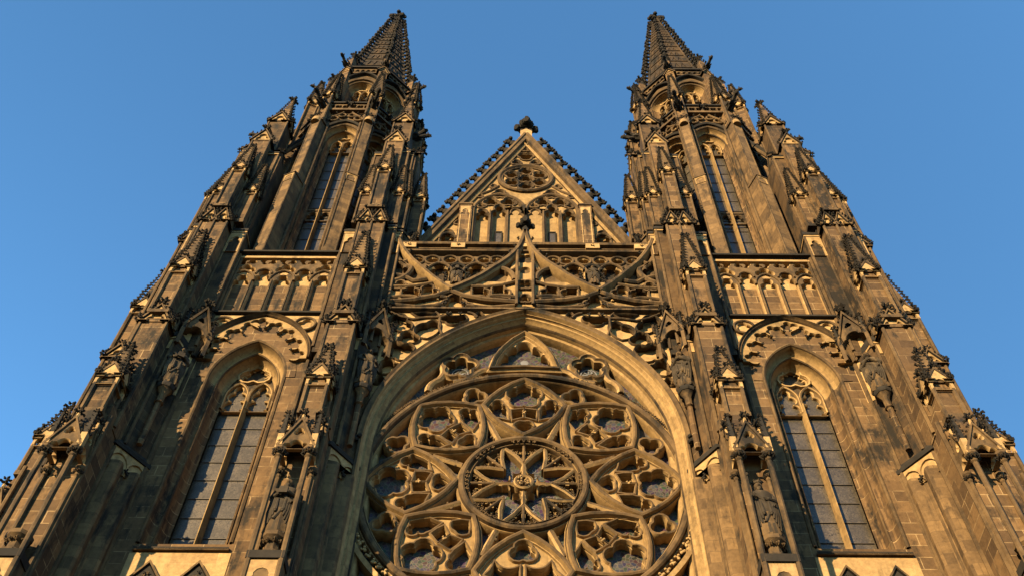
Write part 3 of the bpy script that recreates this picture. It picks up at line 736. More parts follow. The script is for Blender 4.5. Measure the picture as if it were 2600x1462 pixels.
    for k in range(-2, 3):
        oc.T = T8 @ TR(0, 0, 0, 45 * k) @ TR(0, .14)
        hole = archloop(0, 1.08, 39.2, 51.9, 1.75, 9)
        oc.plate(rect(-1.3, 1.3, 38.3, 54.8), [hole], -3.1, [(0, -3.1), (0, -3.05)], RIB)
        oc.sweep([(-1.32, 38.55), (1.32, 38.55)], [(0, -3.0), (0, -3.3), (.1, -3.3), (.3, -3.1)], False, SOOT)
    o = build('belfry_octagon', oc, root)
    for k in (-1, 0, 1):
        Tk = T8 @ TR(0, 0, 0, 45 * k) @ TR(0, .14)
        window(root, Tk, 1.08, .62, 39.3, 51.9, 1.75, -3.1, -2.45, 3, 'belfry_window', 44.9, 13, 3, (52.1, 51.45, 52.75, 53.12, .34))
        hd = MB(); hd.T = Tk
        hd.sweep(arch(0, 1.2, 52.1, 1.75, 9), [(-.06, -3.1), (-.06, -3.22), (.05, -3.28), (.1, -3.1)], False, SOOT)
        og = [(-1.25, 52.6)] + bp([(-1.2, 52.9, .25), (-.35, 54.6, -.2), (0, 55.7, 0)], False, 6)
        hd.bar(og, .06, -3.3, .2); hd.bar(mir(og), .06, -3.3, .2)
        for s in (-1, 1):
            hd.bar(circle(s * .72, 54.0, .27), .05, -3.28, .18, True); hd.bar(circle(s * .28, 54.45, .2), .045, -3.26, .16, True)
            hd.box(s * .72 - .2, s * .72 + .2, -3.12, -3.08, 53.8, 54.2, LIGHT)
            for j in range(4): put(hd, CRO_S, (s * (.98 - .22 * j), -3.3, 53.6 + .5 * j), 0 if s > 0 else PI, .16)
        put(hd, FIN_S, (0, -3.3, 55.3), 0, .75)
        build('window_hood', hd, root)
        pp = MB(); pp.T = Tk @ TR(0, -.14)
        fo = [foil(x, 55.35, .2, 4, 45) for x in (-1.02, -.61, -.2, .2, .61, 1.02)]
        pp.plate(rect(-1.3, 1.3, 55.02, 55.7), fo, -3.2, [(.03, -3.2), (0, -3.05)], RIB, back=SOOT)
        pp.box(-1.34, 1.34, -3.3, -3.0, 55.7, 55.85, SOOT); pp.box(-1.34, 1.34, -3.26, -3.0, 54.82, 55.02, RIB)
        build('parapet', pp, root)
    # corner piers of the octagon
    for k in range(-2, 2):
        ang = 45 * k + 22.5; pr = MB(); pr.T = T8
        pr.T = T8 @ TR(0, 0, 0, ang)
        pr.box(-.28, .28, -4.0, -2.9, 38.4, 46.1, PIER)
        pr.prism([(-.33, -4.06), (.33, -4.06), (.33, -3.2), (-.33, -3.2)], 46.1, 46.16, RIB)
        pr.prism([(-.33, -4.06), (.33, -4.06), (.33, -3.2), (-.33, -3.2)], 46.16, 46.5, RIB, [(-.25, -3.76), (.25, -3.76), (.25, -3.2), (-.25, -3.2)])
        pr.plate(rect(-.28, .28, 45.5, 46.08), [bp([(.19, 45.51, 0), (.19, 45.75, -.5), (0, 46.0, -.5), (-.19, 45.75, 0), (-.19, 45.51, 0)], True, 4)], -4.03, [(.02, -4.03), (0, -4.0)], GOLD)
        pr.box(-.25, .25, -3.76, -2.9, 46.2, 53.0, PIER)
        for e in (-1, 1):
            pr.tube((e * .25, -3.76, 46.3), (e * .25, -3.76, 53), .04, mat=RIB); pr.tube((e * .28, -4.0, 38.6), (e * .28, -4.0, 46), .045, mat=RIB)
            pr.tube((e * .36, -3.2, 38.6), (e * .36, -3.2, 53.4), .07, mat=RIB)
        pr.lathe(0, -3.76, [(.26, 52.6), (.24, 52.95), (.15, 53.2), (.02, 53.3)], 12, GOLD)
        for e in (-.22, 0, .22): put(pr, CRO_S, (e, -3.85, 53.15), -PI / 2 + e, .26)
        pr.prism([(-.33, -4.1), (.33, -4.1), (.33, -3.0), (-.33, -3.0)], 38.4, 39.5, RIB, [(-.28, -4.0), (.28, -4.0), (.28, -3.0), (-.28, -3.0)])
        build('corner_pier', pr, root)
        a = R_(-90 + ang); rr = 3.36
        P = MB(); x, y = rr * math.cos(a), CY + rr * math.sin(a)
        zt = 63.6 if k in (-2, 1) else 60.6
        P.T = TR(x, y, 0, ang); mini_pinnacle(P, 0, 0, 53.0, zt - 4.0, zt, .33, .18)
        build('corner_pinnacle', P, root)
        gargoyle(root, x + .2 * math.cos(a), y + .2 * math.sin(a), 55.0, a, 1.15)
    # outer pinnacles behind the end shafts and flying struts
    for s in (-1, 1):
        P = MB(); P.T = TR(s * 3.5, 3.6)
        P.box(-.5, .5, -.5, .5, 38.4, 54, DARKBLOCK); mini_pinnacle(P, 0, 0, 54, 57, 60.2, .42, .2)
        build('side_pinnacle', P, root)
        st = MB()
        for z in (0, .5): st.tube((s * 3.35, 1.0, 49.2 + z), (s * 2.2, 2.0, 54.2 + z), .12, mat=SOOT if z else RIB)
        st.tube((s * 3.35, .8, 44), (s * 2.3, 1.8, 48.5), .14, mat=RIB)
        build('flying_strut', st, root)
        gargoyle(root, s * 3.9, .7, 51.6, 0 if s > 0 else PI, 1.0)
    # --- upper octagon
    up = MB(); up.T = T8; up.prism(ngon(0, 0, 1.8 / math.cos(PI / 8), 8, .5), 55, 62.4, DARKBLOCK)
    for k in range(-2, 3):
        up.T = T8 @ TR(0, 0, 0, 45 * k)
        hole = archloop(0, .82, 56.2, 59.5, .95, 9)
        up.plate(rect(-1.1, 1.1, 55, 62.0), [hole], -2.6, [(0, -2.6), (0, -2.55)], RIB)
    build('upper_octagon', up, root)
    for k in (-1, 0, 1):
        Tk = T8 @ TR(0, 0, 0, 45 * k)
        window(root, Tk, .82, .5, 56.3, 59.5, .95, -2.6, -2.15, 2, 'upper_window', None, 4, 3, (59.6, 59.0, 59.9, 60.15, .24))
        hd = MB(); hd.T = Tk
        hd.sweep(arch(0, .95, 59.5, 1.1, 9), [(-.06, -2.6), (-.06, -2.75), (.06, -2.8), (.1, -2.6)], False, RIB)
        hd.bar(arch(0, 1.1, 59.9, 1.7, 8), .06, -2.85, .25, mat=SOOT)
        fo = [foil(x, 61.9, .17, 3) for x in (-.85, -.5, -.17, .17, .5, .85)]
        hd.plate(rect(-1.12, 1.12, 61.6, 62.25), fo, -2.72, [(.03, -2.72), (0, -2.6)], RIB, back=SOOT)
        hd.box(-1.16, 1.16, -2.85, -2.5, 62.25, 62.42, SOOT)
        build('upper_parapet', hd, root)
    for k in range(-2, 2):
        ang = 45 * k + 22.5; a = R_(-90 + ang); rr = 2.85
        x, y = rr * math.cos(a), CY + rr * math.sin(a)
        P = MB(); P.T = TR(x, y, 0, ang)
        P.box(-.27, .27, -.25, .4, 55, 62, BLOCK); gablet(P, -.28, .28, -.28, 61.4, .6, .4, 2, .16, .35)
        P.box(-.2, .2, -.2, .2, 62, 63.6, BLOCK); spirelet(P, 0, 0, 63.5, 65.2, .27, 4, .5, .3, .2, .7)
        build('upper_pinnacle', P, root)
        gargoyle(root, x + .15 * math.cos(a), y + .15 * math.sin(a), 62.2, a, .95)
    # --- spire
    sp = MB(); z0, z1 = 62.3, 79.2
    rad = lambda z: .130 * (81.2 - z)
    sp.prism(ngon(0, CY, rad(z0), 8, .5), z0, z1, SPIRE, ngon(0, CY, rad(z1), 8, .5))
    z = z0 + .5
    while z < 78.5:
        r = rad(z); sp.prism(ngon(0, CY, r + .06, 8, .5), z, z + .1, SPIRE)
        z2 = z + max(.55, r * .75)
        for i in range(8):
            a0 = 2 * PI * (i + .5) / 8; a1 = 2 * PI * (i + 1.5) / 8
            if r > .5:
                for (t0, t1) in ((.25, .5), (.5, .75)):
                    A = []
                    for t, zz in ((t0, z + .1), ((t0 + t1) / 2, z + (z2 - z) * .8), (t1, z + .1)):
                        q = rad(zz) + .03; A.append(Vector((q * (math.cos(a0) * (1 - t) + math.cos(a1) * t), CY + q * (math.sin(a0) * (1 - t) + math.sin(a1) * t), zz)))
                    sp.tube(A[0], A[1], .045, .04, 4, SPIRE); sp.tube(A[1], A[2], .045, .04, 4, SPIRE)
        z = z2
    s_ = build('spire', sp, root)
    rb = MB()
    for i in range(8):
        a = 2 * PI * (i + .5) / 8
        rb.tube((rad(z0) * math.cos(a), CY + rad(z0) * math.sin(a), z0), (rad(z1) * math.cos(a), CY + rad(z1) * math.sin(a), z1), .11, .06, 5, SPIRE)
        for j in range(22):
            z = z0 + .4 + j * .73; r = rad(z) + .05
            put(rb, CRO_L, (r * math.cos(a), CY + r * math.sin(a), z), a, .50 - .007 * j)
    build('crocketed_rib', rb, s_)
    fn = MB(); put(fn, FIN_L, (0, CY, 78.3), 0, 1.5, SOOT, 0); put(fn, FIN_L, (0, CY, 79.4), PI / 4, 1.1, SOOT, 0)
    fn.tube((0, CY, 78.2), (0, CY, 80.6), .16, .1, 7, SOOT)
    build('spire_finial', fn, s_)
    return root

def copy_tree(o, parent=None):
    c = o.copy(); C.objects.link(c)
    if parent: c.parent = parent
    for ch in list(o.children): copy_tree(ch, c)
    return c
TX = 10.1
tower = make_tower('bell_tower', 'left-hand blackened gothic bell tower whose tall windows stand in the shade of its buttresses')
tower['group'] = 'twin bell towers of the cathedral front'
tower2 = copy_tree(tower)
tower.location = (-TX, 0, 0); tower2.location = (TX, 0, 0); tower2.scale = (-1, 1, 1)
tower2['label'] = 'right-hand gothic bell tower with its buttress sides lit warm by the evening sun'

# ------------------------------------------------------------------ nave front
nave = thing('nave_front', 'gothic nave front between the two bell towers with rose window and crocketed gable', 'church facade')
RC = 25.43      # rose centre height
def great_arch(d, n=26):
    """outer curve moved in by d, left spring to right"""
    cx, cz, R = -2.33, 26.79, 7.754 - d
    a1 = math.acos(2.33 / R)
    Rr = [(cx + R * math.cos(a1 * i / n), cz + R * math.sin(a1 * i / n)) for i in range(n + 1)]
    return mir(Rr[::-1])[::-1][:0] + [(-x, z) for x, z in Rr] + Rr[-2::-1]
wall = MB()
ao = great_arch(.1)
# foil-pierced spandrel field in front of a pale ground
def sp_foils():
    H = [foil(4.92, 33.3, .62, 3, 90, .33), foil(4.42, 32.38, .42, 3, 75, .23), foil(4.66, 31.58, .56, 4, 60, .28), foil(4.95, 30.62, .42, 3, 70, .23), foil(5.2, 29.85, .2, 3, 90),
         bp([(4.18, 32.75, -.5), (3.82, 33.3, 0), (3.76, 33.32, -.8), (3.28, 33.25, -.3), (3.7, 32.4, -.3)], True, 7),
         bp([(3.2, 33.86, .75), (3.08, 33.5, 0), (3.02, 33.46, .75), (2.54, 33.46, 0), (2.48, 33.5, .75), (2.36, 33.86, -.1), (2.78, 33.78, -.1)], True, 6),
         bp([(4.35, 33.98, -.1), (3.55, 33.98, -.2), (3.95, 33.75, -.2)], True, 5), foil(1.78, 33.93, .14, 3)]
    return H
F_ = sp_foils(); F_ = F_ + [mir(h) for h in F_]
field = [(-5.5, 20), (-5.5, 34.15), (5.5, 34.15), (5.5, 20)] + [(x, z) for x, z in reversed([(-5.35, 20)] + ao + [(5.35, 20)])]
wall.plate(field, F_, -.14, [(.035, -.14), (0, -.08), (0, .1)], LIGHT, back=None, hmat=RIB)
wall.plate(field, [], .1, [(0, 0)], LIGHT)
wall.box(-6.2, 6.2, 1.3, 9, 0, 39, DARKBLOCK); wall.box(-5.5, 5.5, -.1, 1.3, 0, 17.5, BLOCK)
wall.box(-6.0, 6.0, .35, 1.6, 34.15, 39.0, DARKBLOCK)
build('facade_wall', wall, nave)
tra = MB()
for h in (sp_foils()):
    for P in (h, mir(h)): tra.sweep(loop_off(P, .05), [(-.045, -.12), (-.03, -.2), (.0, -.24), (.03, -.2), (.05, -.13)], True, RIB)
for s in (-1, 1):
    for pts in ([(5.3, 34.08, .12), (4.35, 33.6, -.1), (3.3, 33.75, .2), (2.9, 34.08, 0)], [(3.5, 34.08, -.25), (3.3, 33.6, .15), (3.15, 32.6, 0)], [(2.25, 34.08, -.3), (1.85, 33.75, .0)]):
        tra.bar([(s * a, b) for a, b in bp(pts, False, 7)], .045, -.25, .18)
    for k in range(2): leaf(tra, (s * (2.52 + .5 * k), -.3, 33.85), .13, SOOT)
build('spandrel_tracery', tra, nave)
ar = MB()
pa = [(-5.424, 14)] + great_arch(0, 30) + [(5.424, 14)]
ar.sweep(pa, [(.12, .0), (.12, -.2), (.05, -.3), (-.03, -.3), (-.07, -.18), (-.12, -.02), (-.2, -.02), (-.24, .1), (-.32, .16), (-.36, .28), (-.38, .42), (-.46, .46), (-.5, .62), (-.52, .86)], False, [RIB, RIB, RIB, GOLD, LIGHT, GOLD, GOLD, GOLD, RIB, GOLD, GOLD, LIGHT, GOLD], False)
a_ = build('great_arch', ar, nave)
hm = MB()
hm.sweep(great_arch(-.05, 30), [(.16, .0), (.16, -.26), (.08, -.36), (-.0, -.3), (-.02, .0)], False, RIB)
for s in (-1, 1): leaf(hm, (s * 5.6, -.3, 26.7), .32, SOOT)
build('hood_mould', hm, a_)
# ---- rose window
GY = .82
rose = MB()
def rose_ring(r, wd, yf, mat=LIGHT): rose.sweep(circle(0, RC, r, 72), [(-wd, GY), (-wd, yf + .22), (-wd * .8, yf + .14), (-wd * .62, yf + .16), (-wd * .5, yf + .02), (-wd * .2, yf - .03), (wd * .2, yf - .03), (wd * .5, yf + .02), (wd * .62, yf + .16), (wd * .8, yf + .14), (wd, yf + .22), (wd, GY)], True, [GOLD, GOLD, LIGHT, RIB, RIB, RIB, RIB, RIB, RIB, GOLD, GOLD])
rose_ring(5.33, .2, .22); rose_ring(2.02, .19, .3); rose_ring(1.80, .05, .42)
rw = build('rose_window', rose, nave)
pet = []
def T_rot(P, th):
    c, s = math.cos(R_(th)), math.sin(R_(th)); return [(x * c - z * s, RC + x * s + z * c) for x, z in P]
dia = bp([(0, 2.2, .17), (-1.46, 3.72, .17), (0, 5.2, .17), (1.46, 3.72, .17)], True, 10)
inner = [tuple(p) for p in loop_off(dia, -.17)]
h_side = bp([(.58, 3.10, .05), (1.0, 3.22, .1), (1.27, 3.55, 0), (1.27, 3.64, -.6), (1.1, 3.78, 0), (1.1, 3.82, -.6), (.95, 4.06, -.6), (.80, 3.82, 0), (.80, 3.78, -.6), (.63, 3.64, 0), (.58, 3.5, 0)], True, 6)
h_c = [(.06, 3.22), (.38, 3.1), (.42, 3.3), (.42, 3.54), (.06, 3.6)]
h_low = bp([(0, 2.42, -.15), (.32, 2.76, -.5), (.05, 2.93, 0), (-.05, 2.93, -.5), (-.32, 2.76, -.15)], True, 6)
holes = [foil(0, 4.36, .64, 5, 90, .285), h_side, mir(h_side), h_c, mir(h_c), h_low]
for k in range(8):
    th = 45 * k; m = MB()
    if k == 4:    # foot panel: two round-headed lights under a trefoil
        hs = [foil(0, 2.9, .42, 3, -90, .24), bp([(-.12, 4.5, 0), (-.12, 3.5, -.5), (-.85, 3.3, -.2), (-1.1, 3.8, -.2)], True), bp([(.12, 4.5, -.2), (1.1, 3.8, -.2), (.85, 3.3, -.5), (.12, 3.5, 0)], True)]
    else: hs = holes
    m.plate(T_rot(dia, th), [T_rot(h, th) for h in hs], .5, [(.04, .5), (.035, .56), (.0, .60), (0, GY)], GOLD, hmat=LIGHT)
    m.sweep(T_rot(dia, th), [(-.16, .54), (-.14, .42), (-.10, .44), (-.06, .29), (.0, .26), (.06, .29), (.09, .42), (.13, .40), (.16, .48), (.16, GY)], True, [GOLD, LIGHT, GOLD, RIB, RIB, GOLD, RIB, GOLD, GOLD])
    for h in hs: m.sweep(loop_off(T_rot(h, th), .05), [(-.045, .53), (-.025, .40), (.02, .40), (.045, .52)], True, [LIGHT, RIB, GOLD])
    if k != 4: leaf(m, T3(0) if False else (T_rot([(0, 3.42)], th)[0][0], .42, T_rot([(0, 3.42)], th)[0][1]), .13, LIGHT)
    build('petal_panel', m, rw)
    m = MB(); th2 = th + 22.5        # trefoil between the petals, at the rim
    tf = foil(0, 4.66, .46, 3, 90, .27); c0 = T_rot([(0, 4.62)], th2)
    m.sweep(T_rot(tf, th2), [(-.08, GY), (-.08, .5), (-.02, .4), (.05, .4), (.08, .5), (.08, GY)], True, [LIGHT, GOLD, RIB, GOLD, GOLD])
    q = T_rot([(0, 2.5)], th2)[0]
    for j in range(3): leaf(m, (q[0] + random.uniform(-.1, .1), .55, q[1] + random.uniform(-.1, .1)), .17, RIB)
    m.bar(T_rot([(0, 2.2), (0, 3.3)], th2), .11, .42, .4, mat=LIGHT)
    build('rim_trefoil', m, rw)
hub = MB()
for k in range(8):
    th = 45 * k; card = k % 2 == 0
    for sg in (-1, 1):
        hub.bar(T_rot(bp([(0, .92, .1 * sg), (sg * .66, 1.68, 0)], False, 5), th), .068, .44, .38, mat=LIGHT)
        for j in range(6):
            q = T_rot([(sg * (.03 + .075 * j), 1.12 + .1 * j)], th)[0]; leaf(hub, (q[0], .55, q[1]), .085, RIB if j % 3 else GOLD)
        for j in range(3):
            q = T_rot([(sg * (.12 + .12 * j), 1.55 + .05 * (j % 2))], th)[0]; leaf(hub, (q[0], .62, q[1]), .09, RIB if j % 2 else GOLD)
    hub.bar(T_rot([(0, 1.0), (0, 1.74)], th), .05, .42, .38, mat=RIB)
    q = T_rot([(0, 1.42)], th)[0]; hub.box(q[0] - .06, q[0] + .06, .46, .66, q[1] - .08, q[1] + .08, GOLD)
    if card:
        hub.bar(T_rot([(0, .2), (0, .95)], th), .06, .44, .38, mat=LIGHT)
    else:
        hub.bar(T_rot(bp([(-.66, .62, .55), (.66, .62, 0)], False, 8), th), .06, .36, .42, mat=LIGHT) if False else None
        a_ = T_rot(bp([(-.62, .62, -.62), (.62, .62, 0)], False, 9), th); hub.bar(a_, .055, .46, .36, mat=LIGHT)
        for x in (-.26, .26): hub.sweep(T_rot(bp([(x - .17, .58, -.9), (x + .17, .58, 0)], False, 7), th), [(-.03, .75), (0, .46), (.03, .75)], False, LIGHT)
hub.bar(circle(0, RC, .27, 16), .06, .33, .45, True, LIGHT)
for j in range(9): leaf(hub, (random.uniform(-.15, .15), .32, RC + random.uniform(-.18, .18)), .13, LIGHT if j % 2 else RIB)
for i in range(64):
    a = 2 * PI * i / 64
    if (i + 2) % 8 < 5: leaf(hub, (1.86 * math.cos(a), .34, RC + 1.86 * math.sin(a)), .10, RIB)
build('hub_wheel', hub, rw)
g = MB(); g.add([(x, GY - .01, z) for x, z in [(-5.4, 14)] + great_arch(.3, 14) + [(5.4, 14)]], [tuple(range(31))], RGLASS)
build('stained_glass', g, rw)
lf = MB()            # leaf string on the outer rim, lower half
for s in (-1, 1):
    for i in range(26):
        a = R_(-8 - 3.0 * i)
        leaf(lf, (s * 5.63 * math.cos(a), .25 + random.uniform(-.05, .05), RC + 5.63 * math.sin(a)), .16, LIGHT)
    for i in range(30):
        a = R_(12 + 1.1 * i)
        leaf(lf, (s * 5.6 * math.cos(a), .38, RC + 5.6 * math.sin(a)), .09, RIB)
lf.sweep(circle(0, RC, 5.83, 50, 190, 350), [(-.07, GY), (-.07, .3), (.07, .25), (.09, GY)], False, LIGHT)
for s in (-1, 1): lf.bar([(s * x, z) for x, z in bp([(5.4, 19.2, -.35), (4.0, 21.2, .0), (2.6, 19.0, 0)], False)], .12, .3, .5, mat=LIGHT)
build('rim_leafwork', lf, rw)
# ---- lunette over the rose
lu = MB()
tri = bp([(-1.22, 31.25, .2), (0, 33.42, .2), (1.22, 31.25, -.06)], True, 10)
cf = bp([(-.3, 32.68, 1.1), (.3, 32.68, .7), (.62, 32.2, .7), (.9, 31.75, .9), (.9, 31.42, -.02), (-.9, 31.42, .9), (-.9, 31.75, .7), (-.62, 32.2, .7)], True, 7)
lu.plate(tri, [cf], .45, [(.05, .45), (0, .55), (0, GY)], LIGHT)
lu.sweep(tri, [(-.14, .5), (-.1, .34), (-.05, .36), (.0, .22), (.06, .24), (.08, .34), (.16, .4), (.16, GY)], True, [LIGHT, GOLD, GOLD, RIB, GOLD, GOLD, GOLD])
for s in (-1, 1):
    c5 = foil(2.42, 31.45, .72, 5, 95, .33)
    P = [(s * x, z) for x, z in c5]
    lu.sweep(P, [(.13 * s, GY), (.13 * s, .45), (.08 * s, .42), (.04 * s, .33), (-.03 * s, .36), (-.05 * s, .46), (-.1 * s, .52), (-.1 * s, GY)], True, [GOLD, GOLD, RIB, RIB, GOLD, LIGHT, LIGHT])
    lu.bar([(s * x, z) for x, z in bp([(1.25, 31.3, .3), (1.85, 30.95, -.2), (2.6, 30.55, 0)], False)], .12, .36, .45, mat=LIGHT)
    lu.bar([(s * x, z) for x, z in bp([(3.1, 31.5, -.3), (3.15, 30.7, .3), (3.5, 30.0, 0)], False)], .13, .36, .45, mat=LIGHT)
    lu.sweep([(s * x, z) for x, z in circle(2.42, 31.42, .3, 16)], [(-.02, GY - .02), (-.02, GY - .05), (.02, GY - .05), (.02, GY - .02)], True, PALE)
    for i in range(34):
        a = R_(76 - 1.15 * i + random.uniform(-.4, .4)); leaf(lu, (s * 5.6 * math.cos(a), .4, RC + 5.6 * math.sin(a) + random.uniform(-.03, .03)), .085, RIB)
build('lunette_tracery', lu, rw)
em = MB()            # sign with eight rays and a P-shaped head (right), dove (left), scroll lettering strips
yE = GY - .03
for i in range(4):
    a = PI * i / 4; em.sweep([(2.42 - .24 * math.cos(a), 31.42 - .24 * math.sin(a)), (2.42 + .24 * math.cos(a), 31.42 + .24 * math.sin(a))], [(-.022, yE), (-.022, yE - .01), (.022, yE - .01), (.022, yE)], False, PALE)
em.sweep(circle(2.47, 31.58, .07, 10, -90, 90), [(-.02, yE - .012), (.02, yE - .012)], False, PALE)
dove = [(-2.64, 31.5), (-2.52, 31.4), (-2.46, 31.22), (-2.4, 31.22), (-2.34, 31.4), (-2.2, 31.52), (-2.34, 31.5), (-2.40, 31.45), (-2.43, 31.55), (-2.47, 31.45), (-2.54, 31.5)]
em.add([(x, yE, z) for x, z in dove], [tuple(range(11))], PALE)
em.add([(x, yE, z) for x, z in circle(0, 32.15, .16, 12)], [tuple(range(12))], PALE)
em.add([(x, yE, z) for x, z in [(-.16, 31.5), (.16, 31.5), (.22, 31.85), (.1, 32.0), (-.1, 32.0), (-.22, 31.85)]], [tuple(range(6))], PALE)
build('painted_emblem', em, rw)
def words(txt, x, z, rot, size, y=GY - .03):
    cu = bpy.data.curves.new('lettering', 'FONT'); cu.body = txt; cu.size = size; cu.align_x = 'CENTER'; cu.extrude = .004
    ob = bpy.data.objects.new('lettering', cu); C.objects.link(ob)
    me = bpy.data.meshes.new_from_object(ob.evaluated_get(bpy.context.evaluated_depsgraph_get())); C.objects.unlink(ob); bpy.data.objects.remove(ob)
    me.materials.clear(); me.materials.append(MATS[PALE])
    o = bpy.data.objects.new('lettering', me); C.objects.link(o); o.parent = rw
    o.matrix_world = Matrix.Translation((x, y, z)) @ Matrix.Rotation(R_(-rot), 4, 'Y') @ Matrix.Rotation(PI / 2, 4, 'X')
for txt, x, z, r in (('DITO', -.95, RC + .16, 180), ('DMG', .42, RC + .75, 90), ('DOMU', -.42, RC + .8, 100), ('IALHU', -.85, RC - .42, 0), ('COSUI', .85, RC - .42, 0), ('BIL', -.35, RC - .95, 80), ('MKA', .38, RC - .9, 100), ('JOBOK', .9, RC + .16, 180)):
    words(txt, x, z, r, .2)

# ---- band between the string course and the cornice: blind tracery, ogee gables, balustrade
bd = MB()
bd.box(-5.5, 5.5, .06, .36, 34.15, 36.3, LIGHT)
def ogee(n=10):
    """one branch, centre apex down to the valley, as points"""
    return [(0, 40.0), (.1, 39.35), (.24, 38.75), (.45, 38.25), (.68, 37.85), (1.0, 37.4), (1.35, 37.0), (1.75, 36.5), (2.2, 36.05), (2.6, 35.72), (3.0, 35.42)]
O1 = ogee(); side = [(5.52, 39.35), (5.35, 38.8), (5.1, 38.25), (4.75, 37.6), (4.3, 37.0), (3.9, 36.45), (3.5, 35.95), (3.0, 35.42)]
ext1 = [(3.0, 35.42), (3.6, 35.05), (4.4, 34.78), (5.5, 34.6)]; ext2 = [(3.0, 35.42), (2.4, 35.05), (1.6, 34.82), (.3, 34.68)]
og = MB()
for s in (-1, 1):
    m_ = lambda P: [(s * x, z) for x, z in P]
    wide = [(-.17, -.0), (-.17, -.3), (-.08, -.48), (.05, -.48), (.1, -.38), (.17, -.3), (.17, 0)]
    wide2 = [(-.15, -.0), (-.15, -.3), (-.05, -.46), (.06, -.46), (.15, -.3), (.15, 0)]
    og.sweep(m_(O1), wide, False, [GOLD, GOLD, RIB, RIB, GOLD, GOLD]); og.sweep(m_(side), wide2, False, [GOLD, GOLD, RIB, GOLD, GOLD])
    og.bar(m_(ext1), .11, -.4, .45); og.bar(m_(ext2), .11, -.4, .45)
    for P in (O1, side):
        for (x, z), (x2, z2) in zip(P[1:-1], P[2:]):
            put(og, CRO_S, (s * (x + .12 * (1 if P is O1 else -1)), -.3, z + .1), 0 if (s > 0) == (P is O1) else PI, .17)
put(og, FIN_T, (0, -.25, 39.9), 0, 1.3); og.tube((0, -.25, 39.6), (0, -.25, 40.4), .12, .08, 6, SOOT)
og.plate([(-.22, 38.75), (.22, 38.75), (.07, 39.5), (0, 39.9), (-.07, 39.5)], [], -.36, [(0, 0)], LIGHT, oprof=[(0, -.36), (0, 0)])
# central stem between the ogee branches
for x in (-.33, .33): og.tube((x, -.38, 34.4), (x, -.38, 38.6), .07)
build('ogee_gable', og, nave)
fl = []
for (x, z, r, k, rot, rl) in ((2.8, 34.72, .50, 3, 90, .27), (2.2, 34.4, .2, 3, 90, None), (3.4, 34.4, .2, 3, 90, None), (.0, 35.0, .26, 3, 90, None), (0, 36.0, .3, 4, 45, None), (0, 38.1, .36, 4, 45, None), (0, 37.2, .24, 2, 90, .2), (5.2, 34.75, .25, 3, 90, None), (5.1, 35.9, .28, 3, 90, None)): fl.append(foil(x, z, r, k, rot, rl))
for (x0, x1) in ((3.55, 4.15), (4.3, 4.95), (1.5, 2.1), (.65, 1.3)):
    c_ = (x0 + x1) / 2; a = (x1 - x0) / 2
    fl.append(bp([(x1, 35.15, 0), (x1, 35.55, -.7), (c_ - .2 * a, 35.85, 0), (c_ - .4 * a, 35.6, -.7), (x0, 35.3, 0), (x0, 35.1, .1)], True, 6))
fa = [h for h in fl if max(p[0] for p in h) < .45]; fb = [h for h in fl if max(p[0] for p in h) >= .45]
lowp = rect(-5.5, 5.5, 34.3, 36.3)
ins = lambda h: max(p[1] for p in h) < 36.28
bd.plate(lowp, [h for h in fa if ins(h)] + [h for h in fb if ins(h)] + [mir(h) for h in fb if ins(h)], -.16, [(.04, -.16), (0, -.1), (0, .06)], GOLD, hmat=LIGHT)
for h in fl:
    if not ins(h): continue
    for P in ([h, mir(h)] if h in fb else [h]): bd.sweep(loop_off(P, .06), [(-.06, -.15), (-.03, -.26), (.03, -.26), (.06, -.15)], True, RIB)
bd.plate([(-.8, 36.3), (.8, 36.3), (.3, 39.0), (-.3, 39.0)], [h for h in fa if not ins(h)], -.14, [(.03, -.14), (0, .0)], LIGHT, oprof=[(0, -.14), (0, .3)], back=LIGHT)
for s in (-1, 1):
    m_ = lambda P: [(s * x, z) for x, z in P]
    bd.bar(m_(bp([(.4, 38.3, .3), (1.0, 37.2, -.35), (.45, 36.3, 0)], False)), .11, -.34, .4)
    bd.bar(m_(bp([(.35, 37.5, -.5), (.85, 37.0, -.5), (.5, 36.5, 0)], False)), .08, -.3, .35)
    bd.bar(m_(bp([(5.5, 38.2, .2), (4.75, 37.2, -.3), (5.4, 36.2, 0)], False)), .12, -.32, .4)
    bd.bar(m_(bp([(4.9, 37.9, -.4), (5.4, 37.6, -.5), (5.0, 37.1, 0)], False)), .1, -.32, .35)
    bd.bar(m_(bp([(5.5, 36.7, -.2), (4.6, 36.25, .1), (3.9, 36.45, 0)], False)), .1, -.3, .35)
    for (x0, x1, z0_, b_) in ((.4, 2.2, 36.2, -.18), (3.5, 5.4, 36.15, -.14), (.3, 1.6, 35.05, .22), (1.4, 2.6, 35.0, .2), (3.1, 4.3, 35.0, .2), (4.2, 5.4, 34.98, .2), (.4, 2.4, 34.5, -.15), (3.2, 5.3, 34.52, -.15)):
        bd.bar(m_(bp([(x0, z0_, b_), (x1, z0_ - (.4 if z0_ > 36 else 0), 0)], False)), .075, -.32, .3)
    for x in (2.45, 3.15): leaf(bd, (s * x, -.34, 34.5), .14, SOOT)
    for x in (.62, 2.15, 3.5, 5.0): bd.tube((s * x, -.2, 34.9), (s * x, -.2, 35.75), .06, .03, 5, LIGHT)
    bd.tube((s * 5.52, -.12, 20), (s * 5.52, -.12, 40.0), .1)
build('blind_tracery_band', bd, nave)
st = MB()
st.sweep([(-5.5, 34.12), (5.5, 34.12)], [(-.06, .1), (-.02, -.2), (.03, -.34), (.12, -.34), (.2, -.1)], False, RIB)
build('string_course', st, nave)
bl = MB(); hs = []
bl.box(-5.5, 5.5, .3, .42, 36.0, 38.5, DARKBLOCK)
